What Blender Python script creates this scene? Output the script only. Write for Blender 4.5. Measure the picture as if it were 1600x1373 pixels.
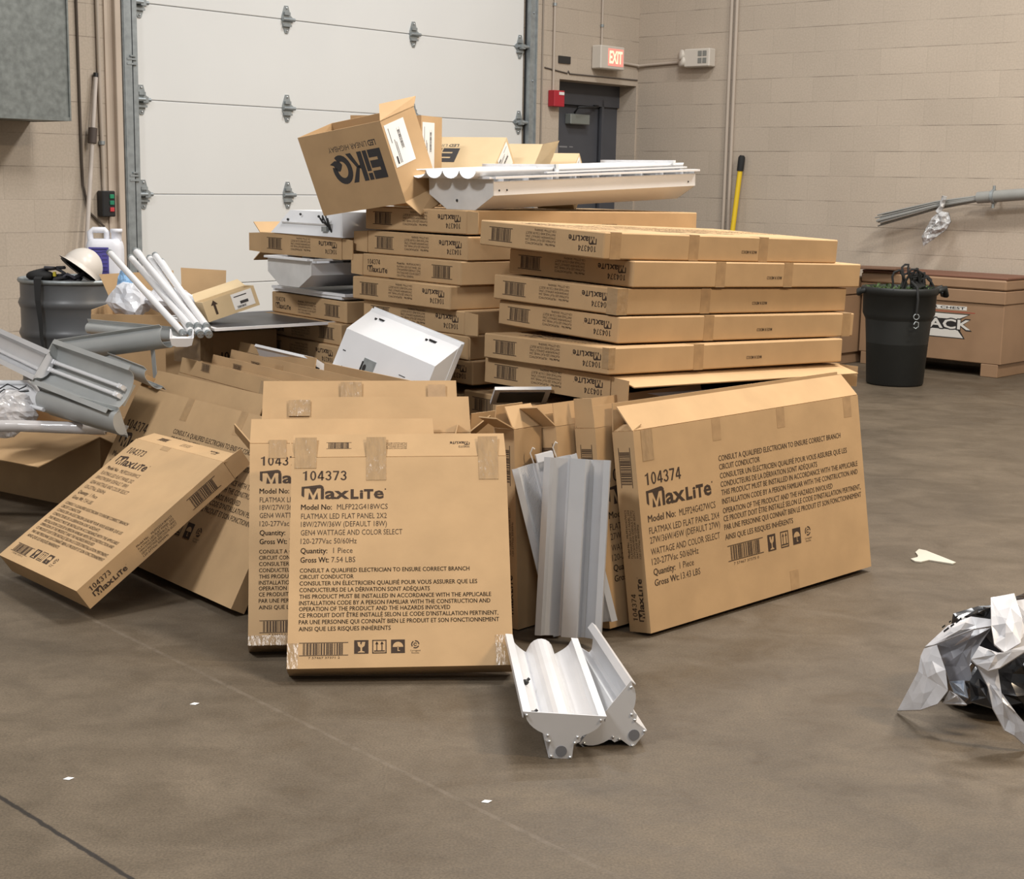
import bpy, math, random
from mathutils import Matrix, Vector, Euler
random.seed(7)
for _o in list(bpy.data.objects): bpy.data.objects.remove(_o)
scene = bpy.context.scene
COL = scene.collection
R = math.radians

# ---------------------------------------------------------------- camera
cam_data = bpy.data.cameras.new('camera'); cam = bpy.data.objects.new('camera', cam_data); COL.objects.link(cam)
cam_data.sensor_fit = 'HORIZONTAL'; cam_data.sensor_width = 36.0
cam_data.lens = 36.0 * 2341.0 / 1600.0
cam_data.clip_start = 0.05; cam_data.clip_end = 100
_p, _r = R(9.847), R(1.03)
_rx = Vector((1, 0, 0)); _f = Vector((0, math.cos(_p), -math.sin(_p))); _u = Vector((0, math.sin(_p), math.cos(_p)))
_r2 = _rx * math.cos(_r) + _u * math.sin(_r); _u2 = -_rx * math.sin(_r) + _u * math.cos(_r)
cam.matrix_world = Matrix(((_r2.x, _u2.x, -_f.x, 0), (_r2.y, _u2.y, -_f.y, 0), (_r2.z, _u2.z, -_f.z, 1.436), (0, 0, 0, 1)))
scene.camera = cam

# ---------------------------------------------------------------- world, lamps, exposure
world = bpy.data.worlds.new('world'); scene.world = world; world.use_nodes = True
world.node_tree.nodes['Background'].inputs[0].default_value = (1.0, 0.985, 0.965, 1)
world.node_tree.nodes['Background'].inputs[1].default_value = 0.27
scene.view_settings.view_transform = 'Standard'; scene.view_settings.look = 'None'
scene.view_settings.exposure = 0.0; scene.view_settings.gamma = 1.0
try: scene.view_settings.use_curve_mapping = False
except Exception: pass

def lamp(x, y, z, power, sx=1.2, sy=0.5, rz=0, col=(1.0, 0.93, 0.84), tilt=(0, 0)):
    d = bpy.data.lights.new('overhead_light', 'AREA'); d.shape = 'RECTANGLE'; d.size = sx; d.size_y = sy
    d.energy = power; d.color = col
    o = bpy.data.objects.new('overhead_light', d); COL.objects.link(o)
    o.location = (x, y, z); o.rotation_euler = (R(tilt[0]), R(tilt[1]), R(rz))
    return o
# rows of high-bay lamps under the roof, above and around the camera; the right-hand row burns warmer; one fill lamp is added
NEU = (0.985, 0.99, 1.0); WARM = (1.0, 0.80, 0.57)
lamp(0.1, -0.5, 5.2, 75, col=NEU)
lamp(-3.4, 2.0, 5.2, 290, col=NEU)
lamp(4.9, 1.8, 5.2, 350, col=WARM)
lamp(0.6, 6.4, 6.0, 110, col=NEU)
lamp(1.9, 5.2, 6.0, 195, col=(1.0, 0.95, 0.88))  # added fill lamp, lifts the middle floor and the carton tops
lamp(4.4, 7.4, 6.0, 340, col=(1.0, 0.94, 0.86))
lamp(1.2, 10.2, 6.0, 130, col=NEU)

# ---------------------------------------------------------------- materials
def nmat(name):
    m = bpy.data.materials.new(name); m.use_nodes = True
    nt = m.node_tree; b = nt.nodes['Principled BSDF']
    return m, nt, b
def mat(name, col, rough=0.6, metal=0.0, var=0.0, scale=6.0, bump=0.0, bscale=60.0, spec=0.5, stretch=None, detail=4):
    m, nt, b = nmat(name); N = nt.nodes.new; Lk = nt.links.new
    b.inputs['Base Color'].default_value = (*col, 1); b.inputs['Roughness'].default_value = rough
    b.inputs['Metallic'].default_value = metal; b.inputs['Specular IOR Level'].default_value = spec
    if var or bump:
        tc = N('ShaderNodeTexCoord'); src = tc.outputs['Object']
        if stretch:
            mp = N('ShaderNodeMapping'); mp.inputs['Scale'].default_value = stretch
            Lk(src, mp.inputs[0]); src = mp.outputs[0]
    if var:
        n = N('ShaderNodeTexNoise'); n.inputs['Scale'].default_value = scale; n.inputs['Detail'].default_value = detail
        Lk(src, n.inputs['Vector'])
        r = N('ShaderNodeValToRGB')
        r.color_ramp.elements[0].position = 0.3; r.color_ramp.elements[1].position = 0.7
        r.color_ramp.elements[0].color = (*[c * (1 - var) for c in col], 1)
        r.color_ramp.elements[1].color = (*[min(1, c * (1 + var)) for c in col], 1)
        Lk(n.outputs['Fac'], r.inputs[0]); Lk(r.outputs[0], b.inputs['Base Color'])
    if bump:
        n2 = N('ShaderNodeTexNoise'); n2.inputs['Scale'].default_value = bscale; n2.inputs['Detail'].default_value = 3
        Lk(src, n2.inputs['Vector'])
        bp = N('ShaderNodeBump'); bp.inputs['Strength'].default_value = bump; bp.inputs['Distance'].default_value = 0.01
        Lk(n2.outputs['Fac'], bp.inputs['Height']); Lk(bp.outputs[0], b.inputs['Normal'])
    return m

M_CARD = mat('cardboard', (0.47, 0.31, 0.165), 0.82, var=0.07, scale=7, bump=0.05, bscale=25, spec=0.2)
M_CARDP = mat('pale_cardboard', (0.56, 0.43, 0.26), 0.82, var=0.06, scale=7, bump=0.05, bscale=25, spec=0.2)
M_INK = mat('print_ink', (0.055, 0.036, 0.025), 0.8, spec=0.2)
M_TAPE = mat('packing_tape', (0.40, 0.255, 0.13), 0.28, var=0.1, scale=30, spec=0.5)
M_TAPEC = mat('clear_packing_tape', (0.37, 0.245, 0.13), 0.19, bump=0.45, bscale=20, spec=0.5, var=.10, scale=30, stretch=(2.2, .7, 1))
M_LABEL = mat('paper_label', (0.75, 0.74, 0.72), 0.6)
M_WHITE = mat('white_enamel', (0.74, 0.74, 0.75), 0.35, var=0.03, scale=5)
M_WGREY = mat('greyer_white_enamel', (0.60, 0.59, 0.57), 0.5, var=0.08, scale=12)  # greyer, mottled tone of the white enamel
M_ALU = mat('satin_aluminium', (0.66, 0.66, 0.67), 0.42, metal=0.35, var=0.05, scale=5)
M_ALUD = mat('brushed_aluminium', (0.62, 0.62, 0.63), 0.34, metal=0.55, var=0.05, scale=5)
M_GREY = mat('grey_reflector', (0.42, 0.43, 0.42), 0.45, metal=0.3, var=0.08, scale=6)
M_GALV = mat('galvanised_steel', (0.33, 0.36, 0.37), 0.45, metal=0.5, var=0.15, scale=22)
M_DARK = mat('black_plastic', (0.015, 0.015, 0.016), 0.5)
M_BLACK = mat('black_rubber', (0.012, 0.012, 0.012), 0.8)
M_CHROME = mat('screw_metal', (0.7, 0.7, 0.7), 0.25, metal=0.9)

# ---------------------------------------------------------------- mesh helpers
class MB:
    """collects faces with material slots, builds ONE mesh object"""
    def __init__(s): s.v = []; s.f = []; s.m = []; s.sm = []
    def add(s, vs, fs, mi=0, M=None, smooth=False):
        k = len(s.v)
        s.v += [tuple(M @ Vector(v)) for v in vs] if M is not None else [tuple(v) for v in vs]
        for f in fs: s.f.append([i + k for i in f]); s.m.append(mi); s.sm.append(smooth)
        return s
    def box(s, x0, x1, y0, y1, z0, z1, mi=0, M=None):
        v = [(x, y, z) for z in (z0, z1) for y in (y0, y1) for x in (x0, x1)]
        return s.add(v, [(0, 2, 3, 1), (4, 5, 7, 6), (0, 1, 5, 4), (2, 6, 7, 3), (0, 4, 6, 2), (1, 3, 7, 5)], mi, M)
    def cbox(s, x0, x1, y0, y1, z0, z1, b=0.003, mi=0, M=None):
        """box with small chamfers"""
        vs = []; idx = {}
        for ix, X in ((0, x0), (1, x1)):
            for iy, Y in ((0, y0), (1, y1)):
                for iz, Z in ((0, z0), (1, z1)):
                    dx, dy, dz = (b, -b)[ix], (b, -b)[iy], (b, -b)[iz]
                    for a, p in (('x', (X, Y + dy, Z + dz)), ('y', (X + dx, Y, Z + dz)), ('z', (X + dx, Y + dy, Z))):
                        idx[(a, ix, iy, iz)] = len(vs); vs.append(p)
        g = lambda a, i, j, k: idx[(a, i, j, k)]
        fs = []
        fs.append([g('x', 0, 0, 0), g('x', 0, 0, 1), g('x', 0, 1, 1), g('x', 0, 1, 0)])
        fs.append([g('x', 1, 0, 0), g('x', 1, 1, 0), g('x', 1, 1, 1), g('x', 1, 0, 1)])
        fs.append([g('y', 0, 0, 0), g('y', 1, 0, 0), g('y', 1, 0, 1), g('y', 0, 0, 1)])
        fs.append([g('y', 0, 1, 0), g('y', 0, 1, 1), g('y', 1, 1, 1), g('y', 1, 1, 0)])
        fs.append([g('z', 0, 0, 0), g('z', 0, 1, 0), g('z', 1, 1, 0), g('z', 1, 0, 0)])
        fs.append([g('z', 0, 0, 1), g('z', 1, 0, 1), g('z', 1, 1, 1), g('z', 0, 1, 1)])
        for i in (0, 1):
            for j in (0, 1):
                fs.append([g('x', i, j, 0), g('x', i, j, 1), g('y', i, j, 1), g('y', i, j, 0)])
                fs.append([g('x', i, 0, j), g('x', i, 1, j), g('z', i, 1, j), g('z', i, 0, j)])
                fs.append([g('y', 0, i, j), g('y', 1, i, j), g('z', 1, i, j), g('z', 0, i, j)])
                for k in (0, 1): fs.append([g('x', i, j, k), g('y', i, j, k), g('z', i, j, k)])
        return s.add(vs, fs, mi, M)
    def prism(s, poly, y0, y1, mi=0, M=None, smooth=False, caps=True):
        """polygon in xz, extruded along y"""
        n = len(poly)
        vs = [(x, y0, z) for x, z in poly] + [(x, y1, z) for x, z in poly]
        s.add(vs, [(i, (i + 1) % n, n + (i + 1) % n, n + i) for i in range(n)], mi, M, smooth)
        if caps: s.add(vs, [list(range(n))[::-1], list(range(n, 2 * n))], mi, M)
        return s
    def sheet(s, line, y0, y1, t, mi=0, M=None, smooth=False):
        """open profile in xz with thickness t, extruded along y"""
        n = len(line); out = []
        for i, (x, z) in enumerate(line):
            a = line[max(0, i - 1)]; b = line[min(n - 1, i + 1)]
            dx, dz = b[0] - a[0], b[1] - a[1]; q = math.hypot(dx, dz) or 1
            out.append((x - dz / q * t, z + dx / q * t))
        return s.prism(list(line) + out[::-1], y0, y1, mi, M, smooth)
    def tube(s, pts, r, mi=0, M=None, n=8, r1=None, caps=True):
        pts = [Vector(p) for p in pts]; k = len(pts); vs = []; up = None
        for i, p in enumerate(pts):
            d = (pts[min(k - 1, i + 1)] - pts[max(0, i - 1)]).normalized()
            if up is None:
                up = Vector((0, 0, 1)) if abs(d.z) < 0.9 else Vector((1, 0, 0))
            a = d.cross(up).normalized(); b = a.cross(d).normalized(); up = b
            rr = r if r1 is None else r + (r1 - r) * i / (k - 1)
            if isinstance(r, (list, tuple)): rr = r[i]
            vs += [tuple(p + a * rr * math.cos(2 * math.pi * j / n) + b * rr * math.sin(2 * math.pi * j / n)) for j in range(n)]
        fs = [(i * n + j, i * n + (j + 1) % n, (i + 1) * n + (j + 1) % n, (i + 1) * n + j) for i in range(k - 1) for j in range(n)]
        s.add(vs, fs, mi, M, True)
        if caps: s.add(vs, [list(range(n))[::-1], list(range((k - 1) * n, k * n))], mi, M)
        return s
    def lathe(s, prof, mi=0, M=None, n=32, smooth=True):
        vs = []; k = len(prof)
        for r, z in prof:
            vs += [(r * math.cos(2 * math.pi * j / n), r * math.sin(2 * math.pi * j / n), z) for j in range(n)]
        fs = [(i * n + j, i * n + (j + 1) % n, (i + 1) * n + (j + 1) % n, (i + 1) * n + j) for i in range(k - 1) for j in range(n)]
        return s.add(vs, fs, mi, M, smooth)
    def disc(s, c, r, mi=0, M=None, n=20, h=0.004):
        """short cylinder along +y side (towards -y)"""
        vs = [(c[0] + r * math.cos(2 * math.pi * j / n), c[1], c[2] + r * math.sin(2 * math.pi * j / n)) for j in range(n)]
        vs += [(x, y - h, z) for x, y, z in vs]
        s.add(vs, [(j, (j + 1) % n, n + (j + 1) % n, n + j) for j in range(n)] + [list(range(n)), list(range(n, 2 * n))[::-1]], mi, M)
        return s
    def ball(s, c, r, mi=0, M=None, n=10, sq=(1, 1, 1)):
        vs = []; m = n // 2
        for i in range(m + 1):
            t = math.pi * i / m
            vs += [(c[0] + sq[0] * r * math.sin(t) * math.cos(2 * math.pi * j / n), c[1] + sq[1] * r * math.sin(t) * math.sin(2 * math.pi * j / n), c[2] + sq[2] * r * math.cos(t)) for j in range(n)]
        return s.add(vs, [(i * n + j, (i + 1) * n + j, (i + 1) * n + (j + 1) % n, i * n + (j + 1) % n) for i in range(m) for j in range(n)], mi, M, True)
    def mesh(s, name, mats):
        me = bpy.data.meshes.new(name); me.from_pydata(s.v, [], s.f)
        for m in mats: me.materials.append(m)
        me.polygons.foreach_set('material_index', s.m); me.polygons.foreach_set('use_smooth', s.sm)
        me.update(); return me
    def build(s, name, mats, parent=None, label=None):
        if not isinstance(mats, (list, tuple)): mats = [mats]
        return link(name, s.mesh(name, mats), parent, label)
def link(name, me, parent=None, label=None):
    o = bpy.data.objects.new(name, me); COL.objects.link(o)
    if parent: o.parent = parent
    if label: o['label'] = label
    return o
def tag(o, label, cat, group=None, kind=None):
    o['label'] = label; o['category'] = cat
    if group: o['group'] = group
    if kind: o['kind'] = kind
    return o
def thing(name, label, cat, loc=(0, 0, 0), rot=(0, 0, 0), group=None):
    o = bpy.data.objects.new(name, None); COL.objects.link(o)
    o.empty_display_size = 0.1; o.location = loc; o.rotation_euler = [R(a) for a in rot]
    return tag(o, label, cat, group)
def struct(o): o['kind'] = 'structure'; return o
def axes(ex, ey, ez=None):
    ex = Vector(ex).normalized(); ey = Vector(ey); ey = (ey - ex * ex.dot(ey)).normalized(); ez = ex.cross(ey)
    return Matrix(((ex.x, ey.x, ez.x, 0), (ex.y, ey.y, ez.y, 0), (ex.z, ey.z, ez.z, 0), (0, 0, 0, 1)))
def place(o, loc, ex, ey):
    M = axes(ex, ey); o.rotation_euler = M.to_euler(); o.location = loc
def T3(x=0, y=0, z=0, rx=0, ry=0, rz=0):
    return Matrix.Translation((x, y, z)) @ Euler((R(rx), R(ry), R(rz))).to_matrix().to_4x4()

# ---------------------------------------------------------------- lettering (ink faces lying on a surface)
_tc = {}
def glyphs(text, bold):
    """2D triangles of a line of text at size 1: (verts, faces, x0, x1)"""
    key = (text, bold)
    if key not in _tc:
        cu = bpy.data.curves.new('t', 'FONT'); cu.body = text; cu.size = 1; cu.resolution_u = 2; cu.fill_mode = 'FRONT'
        cu.offset = bold; cu.dimensions = '2D'
        ob = bpy.data.objects.new('t', cu); me = bpy.data.meshes.new_from_object(ob)
        vs = [(v.co.x, v.co.y) for v in me.vertices]; fs = [list(p.vertices) for p in me.polygons]
        bpy.data.objects.remove(ob); bpy.data.curves.remove(cu); bpy.data.meshes.remove(me)
        xs = [v[0] for v in vs] or [0, 1]
        _tc[key] = (vs, fs, min(xs), max(xs))
    return _tc[key]
_hv = glyphs('H', 0.0)[0]; CAPH = max(v[1] for v in _hv)
def text(mb, fm, s, x0, x1, y, cap, bold=0.0, mi=1, twice=0.0):
    """text between x0 and x1 on baseline y with capital height cap; fm maps (x, y) to 3D"""
    vs, fs, a, b = glyphs(s, bold)
    sx = (x1 - x0) / (b - a); sy = cap / CAPH
    if twice: mb.add([fm(x0 + (vx - a) * sx + twice * cap, y + vy * sy) for vx, vy in vs], fs, mi)
    mb.add([fm(x0 + (vx - a) * sx, y + vy * sy) for vx, vy in vs], fs, mi)
def poly(mb, fm, pts, mi=1): mb.add([fm(*p) for p in pts], [list(range(len(pts)))], mi)
def rect(mb, fm, x0, x1, y0, y1, mi=1): poly(mb, fm, [(x0, y0), (x1, y0), (x1, y1), (x0, y1)], mi)
def arc(cx, cy, r, a0, a1, n=8): return [(cx + r * math.cos(R(a0 + (a1 - a0) * i / n)), cy + r * math.sin(R(a0 + (a1 - a0) * i / n))) for i in range(n + 1)]
def lift(fm, d):
    """the same map a hair further out"""
    o = Vector(fm(0, 0)); nx = Vector(fm(1, 0)) - o; ny = Vector(fm(0, 1)) - o; n = nx.cross(ny).normalized() * d
    return lambda x, y: tuple(Vector(fm(x, y)) + n)

def ring(cx, cy, rx, ry, t, a0, a1, n=14):
    """quads of an elliptical stroke"""
    P_ = lambda a, k: (cx + (rx - t * k) * math.cos(R(a)), cy + (ry - t * k) * math.sin(R(a)))
    st = (a1 - a0) / n
    return [[P_(a0 + st * i, 0), P_(a0 + st * (i + 1), 0), P_(a0 + st * (i + 1), 1), P_(a0 + st * i, 1)] for i in range(n)]
DIG = {'1': [[(.20, 0), (.36, 0), (.36, 1), (.25, 1), (.20, .86)], [(.03, .74), (.20, .80), (.25, 1), (.21, .91), (.03, .85)]],
       '0': ring(.25, .5, .25, .515, .135, 0, 360, 20),
       '4': [[(.29, 0), (.43, 0), (.43, 1), (.29, 1)], [(0, .20), (.53, .20), (.53, .33), (0, .33)], [(0, .33), (.13, .33), (.33, .84), (.33, 1), (.27, 1), (0, .40)]],
       '3': ring(.24, .735, .235, .275, .13, 165, -85, 12) + ring(.24, .285, .26, .30, .135, 95, -165, 12),
       '7': [[(0, .86), (.5, .86), (.5, 1), (0, 1)], [(.10, 0), (.25, 0), (.5, .86), (.36, .86)]],
       '2': [[(0, 0), (.5, 0), (.5, .14), (0, .14)]]}
def number(mb, fm, s, x0, x1, y, cap):
    w = (x1 - x0) / (len(s) * .5 + (len(s) - 1) * .12)
    for i, c in enumerate(s):
        for q in DIG[c]: poly(mb, fm, [(x0 + (i * .62 + a) * w, y + b * cap) for a, b in q])

def maxlite(mb, fm, x0, x1, y, h):
    """logo: knocked-out M on a dark round-cornered block, then heavy letters"""
    w = x1 - x0; bw = w * 0.265; t = h * 1.12; y0 = y - h * 0.04
    # block with two round corners, drawn as strokes so the M stays bare
    poly(mb, fm, [(x0 + bw * .10, y0 + t * .16), (x0, y0 + t * .30), (x0, y0 + t), (x0 + bw * .12, y0 + t), (x0 + bw * .12, y0 + t * .2)])
    poly(mb, fm, [(x0 + bw * .10, y0 + t)] + [(x0 + bw * .10, y0 + t * .86), (x0 + bw * .95, y0 + t * .86)] + arc(x0 + bw * .80, y0 + t * .80, bw * .2, 20, 90, 5))
    poly(mb, fm, [(x0 + bw * .86, y0), (x0 + bw, y0), (x0 + bw, y0 + t * .84), (x0 + bw * .86, y0 + t * .9)])
    poly(mb, fm, [(x0 + bw * .34, y0 + t * .88), (x0 + bw * .52, y0 + t * .30), (x0 + bw * .70, y0 + t * .88)])
    poly(mb, fm, [(x0 + bw * .30, y0), (x0 + bw * .34, y0 + t * .55), (x0 + bw * .48, y0)])
    poly(mb, fm, [(x0 + bw * .58, y0), (x0 + bw * .70, y0 + t * .55), (x0 + bw * .74, y0)])
    text(mb, fm, 'ax', x0 + bw * 1.04, x0 + w * .565, y, h * .98, 0.026)
    text(mb, fm, 'L', x0 + w * .58, x0 + w * .675, y, h * .76, 0.05)
    text(mb, fm, 'i', x0 + w * .688, x0 + w * .73, y, h * .74, 0.03)
    text(mb, fm, 'T', x0 + w * .738, x0 + w * .85, y, h * .76, 0.05)
    text(mb, fm, 'e', x0 + w * .855, x0 + w * .975, y, h * .98, 0.026)
    rect(mb, fm, x0 + w * .985, x0 + w, y + h * .75, y + h * .85)
def barcode(mb, fm, x0, x1, y0, y1):
    h = y1 - y0; rect(mb, fm, x0, x1, y0, y0 + h * .05); rect(mb, fm, x0, x1, y1 - h * .05, y1)
    rnd = random.Random(3); x = x0 + (x1 - x0) * .08; e = x1 - (x1 - x0) * .08; u = (x1 - x0) / 110
    while x < e - u * 4:
        w = u * rnd.choice((1, 1, 2, 3)); rect(mb, fm, x, x + w, y0 + h * .07, y1 - h * .07); x += w + u * rnd.choice((1, 1, 2, 3))
def icons(mb, fm, cs, y0, y1, fu):
    """fragile glass, this way up, keep dry, recycling ring"""
    h = y1 - y0; f2 = lift(fm, 0.0003)
    x0, x1 = cs[0]; w = x1 - x0; rect(mb, fm, x0, x1, y0, y1)
    q = lambda p: [(x0 + a * w, y0 + b * h) for a, b in p]
    poly(mb, f2, q([(.22, .86), (.28, .56), (.44, .44), (.44, .2), (.26, .13), (.26, .08), (.74, .08), (.74, .13), (.56, .2), (.56, .44), (.72, .56), (.78, .86), (.56, .86), (.5, .66), (.56, .6), (.42, .72), (.44, .86)]), 0)
    x0, x1 = cs[1]; w = x1 - x0; b = h * .07
    for r_ in ((x0, x1, y0, y0 + b), (x0, x1, y1 - b, y1), (x0, x0 + b, y0, y1), (x1 - b, x1, y0, y1), (x0 + w * .12, x1 - w * .12, y0 + h * .14, y0 + h * .22)): rect(mb, fm, *r_)
    for c in (.32, .68):
        rect(mb, fm, x0 + w * (c - .035), x0 + w * (c + .035), y0 + h * .22, y0 + h * .78)
        poly(mb, fm, [(x0 + w * (c - .12), y0 + h * .68), (x0 + w * (c + .12), y0 + h * .68), (x0 + w * c, y0 + h * .9)])
    x0, x1 = cs[2]; w = x1 - x0; rect(mb, fm, x0, x1, y0, y1)
    poly(mb, f2, arc(x0 + w * .5, y0 + h * .45, w * .38, 0, 180, 12) + [(x0 + w * .12, y0 + h * .45)], 0)
    rect(mb, f2, x0 + w * .47, x0 + w * .53, y0 + h * .15, y0 + h * .5, 0); rect(mb, f2, x0 + w * .53, x0 + w * .64, y0 + h * .15, y0 + h * .2, 0)
    cx, cy, r = cs[3]
    for k in range(3):
        o = arc(cx, cy, r, k * 120, k * 120 + 95, 6); i_ = arc(cx, cy, r * .72, k * 120 + 95, k * 120, 6); poly(mb, fm, o + i_)
    o = arc(cx, cy, r * .45, 20, 330, 8); i_ = arc(cx, cy, r * .25, 330, 20, 8); poly(mb, fm, o + i_)
    text(mb, fm, 'Corrugated', cx - r * 1.2, cx + r * 1.2, cy - r * 1.7, r * .38); text(mb, fm, 'Recycles', cx - r * .9, cx + r * .9, cy - r * 2.25, r * .38)
NOTICE = ['CONSULT A QUALIFIED ELECTRICIAN TO ENSURE CORRECT BRANCH', 'CIRCUIT CONDUCTOR',
          'CONSULTER UN ÉLECTRICIEN QUALIFIÉ POUR VOUS ASSURER QUE LES', 'CONDUCTEURS DE LA DÉRIVATION SONT ADÉQUATS',
          'THIS PRODUCT MUST BE INSTALLED IN ACCORDANCE WITH THE APPLICABLE', 'INSTALLATION CODE BY A PERSON FAMILIAR WITH THE CONSTRUCTION AND',
          'OPERATION OF THE PRODUCT AND THE HAZARDS INVOLVED', "CE PRODUIT DOIT ÊTRE INSTALLÉ SELON LE CODE D'INSTALLATION PERTINENT,",
          'PAR UNE PERSONNE QUI CONNAÎT BIEN LE PRODUIT ET SON FONCTIONNEMENT', 'AINSI QUE LES RISQUES INHÉRENTS']
S24 = ['MLFP24G427WCS', 'FLATMAX LED FLAT PANEL 2X4', '27W/36W/45W (DEFAULT 27W)', 'WATTAGE AND COLOR SELECT', '120-277Vac 50/60Hz']
S22 = ['MLFP22G418WCS', 'FLATMAX LED FLAT PANEL 2X2', '18W/27W/36W (DEFAULT 18W)', 'GEN4 WATTAGE AND COLOR SELECT', '120-277Vac 50/60Hz']
def front24(mb, fm):
    number(mb, fm, '104374', .036, .213, .472, .039)
    maxlite(mb, fm, .036, .372, .400, .050)
    text(mb, fm, 'Model No:', .034, .17, .353, .022, twice=.05); text(mb, fm, S24[0], .19, .378, .352, .022, -.002)
    for s, y, x1 in zip(S24[1:], (.315, .284, .247, .215), (.393, .393, .388, .27)): text(mb, fm, s, .035, x1, y, .021, -.002)
    text(mb, fm, 'Quantity:', .038, .145, .181, .021, twice=.05); text(mb, fm, '1 Piece', .168, .241, .181, .021, -.002)
    text(mb, fm, 'Gross Wt:', .039, .16, .146, .021, twice=.05); text(mb, fm, '13.43 LBS', .170, .27, .146, .021, -.002)
    for s, y, x1 in zip(NOTICE, (.504, .475, .445, .416, .388, .358, .326, .299, .270, .236), (1.136, .64, 1.169, .975, 1.232, 1.228, 1.06, 1.262, 1.26, .802)):
        text(mb, fm, s, .415, min(x1, 1.24), y, .0185, twice=.03)
    barcode(mb, fm, .422, .62, .160, .214); text(mb, fm, '7 57467 37375 0', .45, .59, .145, .009)
    icons(mb, fm, [(.646, .692), (.721, .768), (.793, .841), (.885, .195, .017)], .158, .216, None)
def front22(mb, fm):
    number(mb, fm, '104373', .034, .166, .576, .030)
    maxlite(mb, fm, .032, .284, .517, .036)
    text(mb, fm, 'Model No:', .031, .122, .4825, .0165, twice=.05); text(mb, fm, S22[0], .138, .289, .4825, .0165, -.002)
    for s, y, x1 in zip(S22[1:], (.4535, .4285, .402, .3755), (.286, .286, .332, .197)): text(mb, fm, s, .032, x1, y, .0165, -.002)
    text(mb, fm, 'Quantity:', .032, .11, .346, .0165, twice=.05); text(mb, fm, '1 Piece', .128, .185, .346, .0165, -.002)
    text(mb, fm, 'Gross Wt:', .032, .115, .3175, .0165, twice=.05); text(mb, fm, '7.54 LBS', .123, .193, .3175, .0165, -.002)
    for s, y, x1 in zip(NOTICE, (.287, .2675, .2475, .2275, .2075, .188, .170, .151, .131, .1105), (.529, .188, .551, .411, .591, .588, .47, .61, .612, .296)):
        text(mb, fm, s, .031, x1, y, .0125, twice=.035)
    barcode(mb, fm, .033, .174, .037, .076); text(mb, fm, '7 57467 37371 2', .06, .15, .028, .006)
    icons(mb, fm, [(.191, .232), (.243, .284), (.297, .337), (.367, .066, .012)], .041, .081, None)
def end_print(mb, fm, num, spec, Tk, Wd_=.65):
    """end panel: x runs 0..W, y runs 0..T"""
    number(mb, fm, num, Wd_ * .055, Wd_ * .19, Tk * .56, Tk * .22)
    maxlite(mb, fm, Wd_ * .055, Wd_ * .275, Tk * .22, Tk * .25)
    text(mb, fm, 'Model No:', Wd_ * .37, Wd_ * .45, Tk * .66, Tk * .09, twice=.05); text(mb, fm, spec[0], Wd_ * .47, Wd_ * .61, Tk * .66, Tk * .09)
    for i, s in enumerate(spec[1:]): text(mb, fm, s, Wd_ * .37, Wd_ * (.61 if i < 3 else .54), Tk * (.52 - .13 * i), Tk * .09)
    barcode(mb, fm, Wd_ * .72, Wd_ * .92, Tk * .22, Tk * .78)

# ---------------------------------------------------------------- cartons
WB = 0.65; LB_ = 1.27; TB = 0.09; EPS = 0.0005; WT = 0.005
def carton_body(kind, L, W, T, opened=None, seed=0, mades=True, prints=True):
    """closed box, or a shell open on one side ('y0','y1','x0','x1'); prints on front (+z) and ends"""
    mb = MB()
    if not opened: mb.cbox(0, L, 0, W, 0, T, .004)
    else:
        t = WT; x0, x1, y0, y1 = 0, L, 0, W
        mb.box(0, L, 0, W, 0, t); mb.box(0, L, 0, W, T - t, T)
        if opened != 'x0': mb.box(0, t, 0, W, t, T - t)
        if opened != 'x1': mb.box(L - t, L, 0, W, t, T - t)
        if opened != 'y0': mb.box(t, L - t, 0, t, t, T - t)
        if opened != 'y1': mb.box(t, L - t, W - t, W, t, T - t)
    if prints:
        fm = lambda x, y: (x, y, T + EPS)
        if kind == '24':
            front24(mb, fm)
            end_print(mb, lambda a, u: (-EPS, a, T - u), '104374', S24, T)
            f = lambda x, y: (L * .62 - x, -EPS, T * .45 - y)
            if mades: text(mb, f, 'MADE IN MEXICO', 0, .085, 0, .011, .01)
        elif kind == '22':
            front22(mb, fm)
            end_print(mb, lambda a, u: (L + EPS, a, u), '104373', S22, T)
            end_print(mb, lambda a, u: (-EPS, a, T - u), '104373', S22, T)
    return mb
_cm = {}
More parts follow.
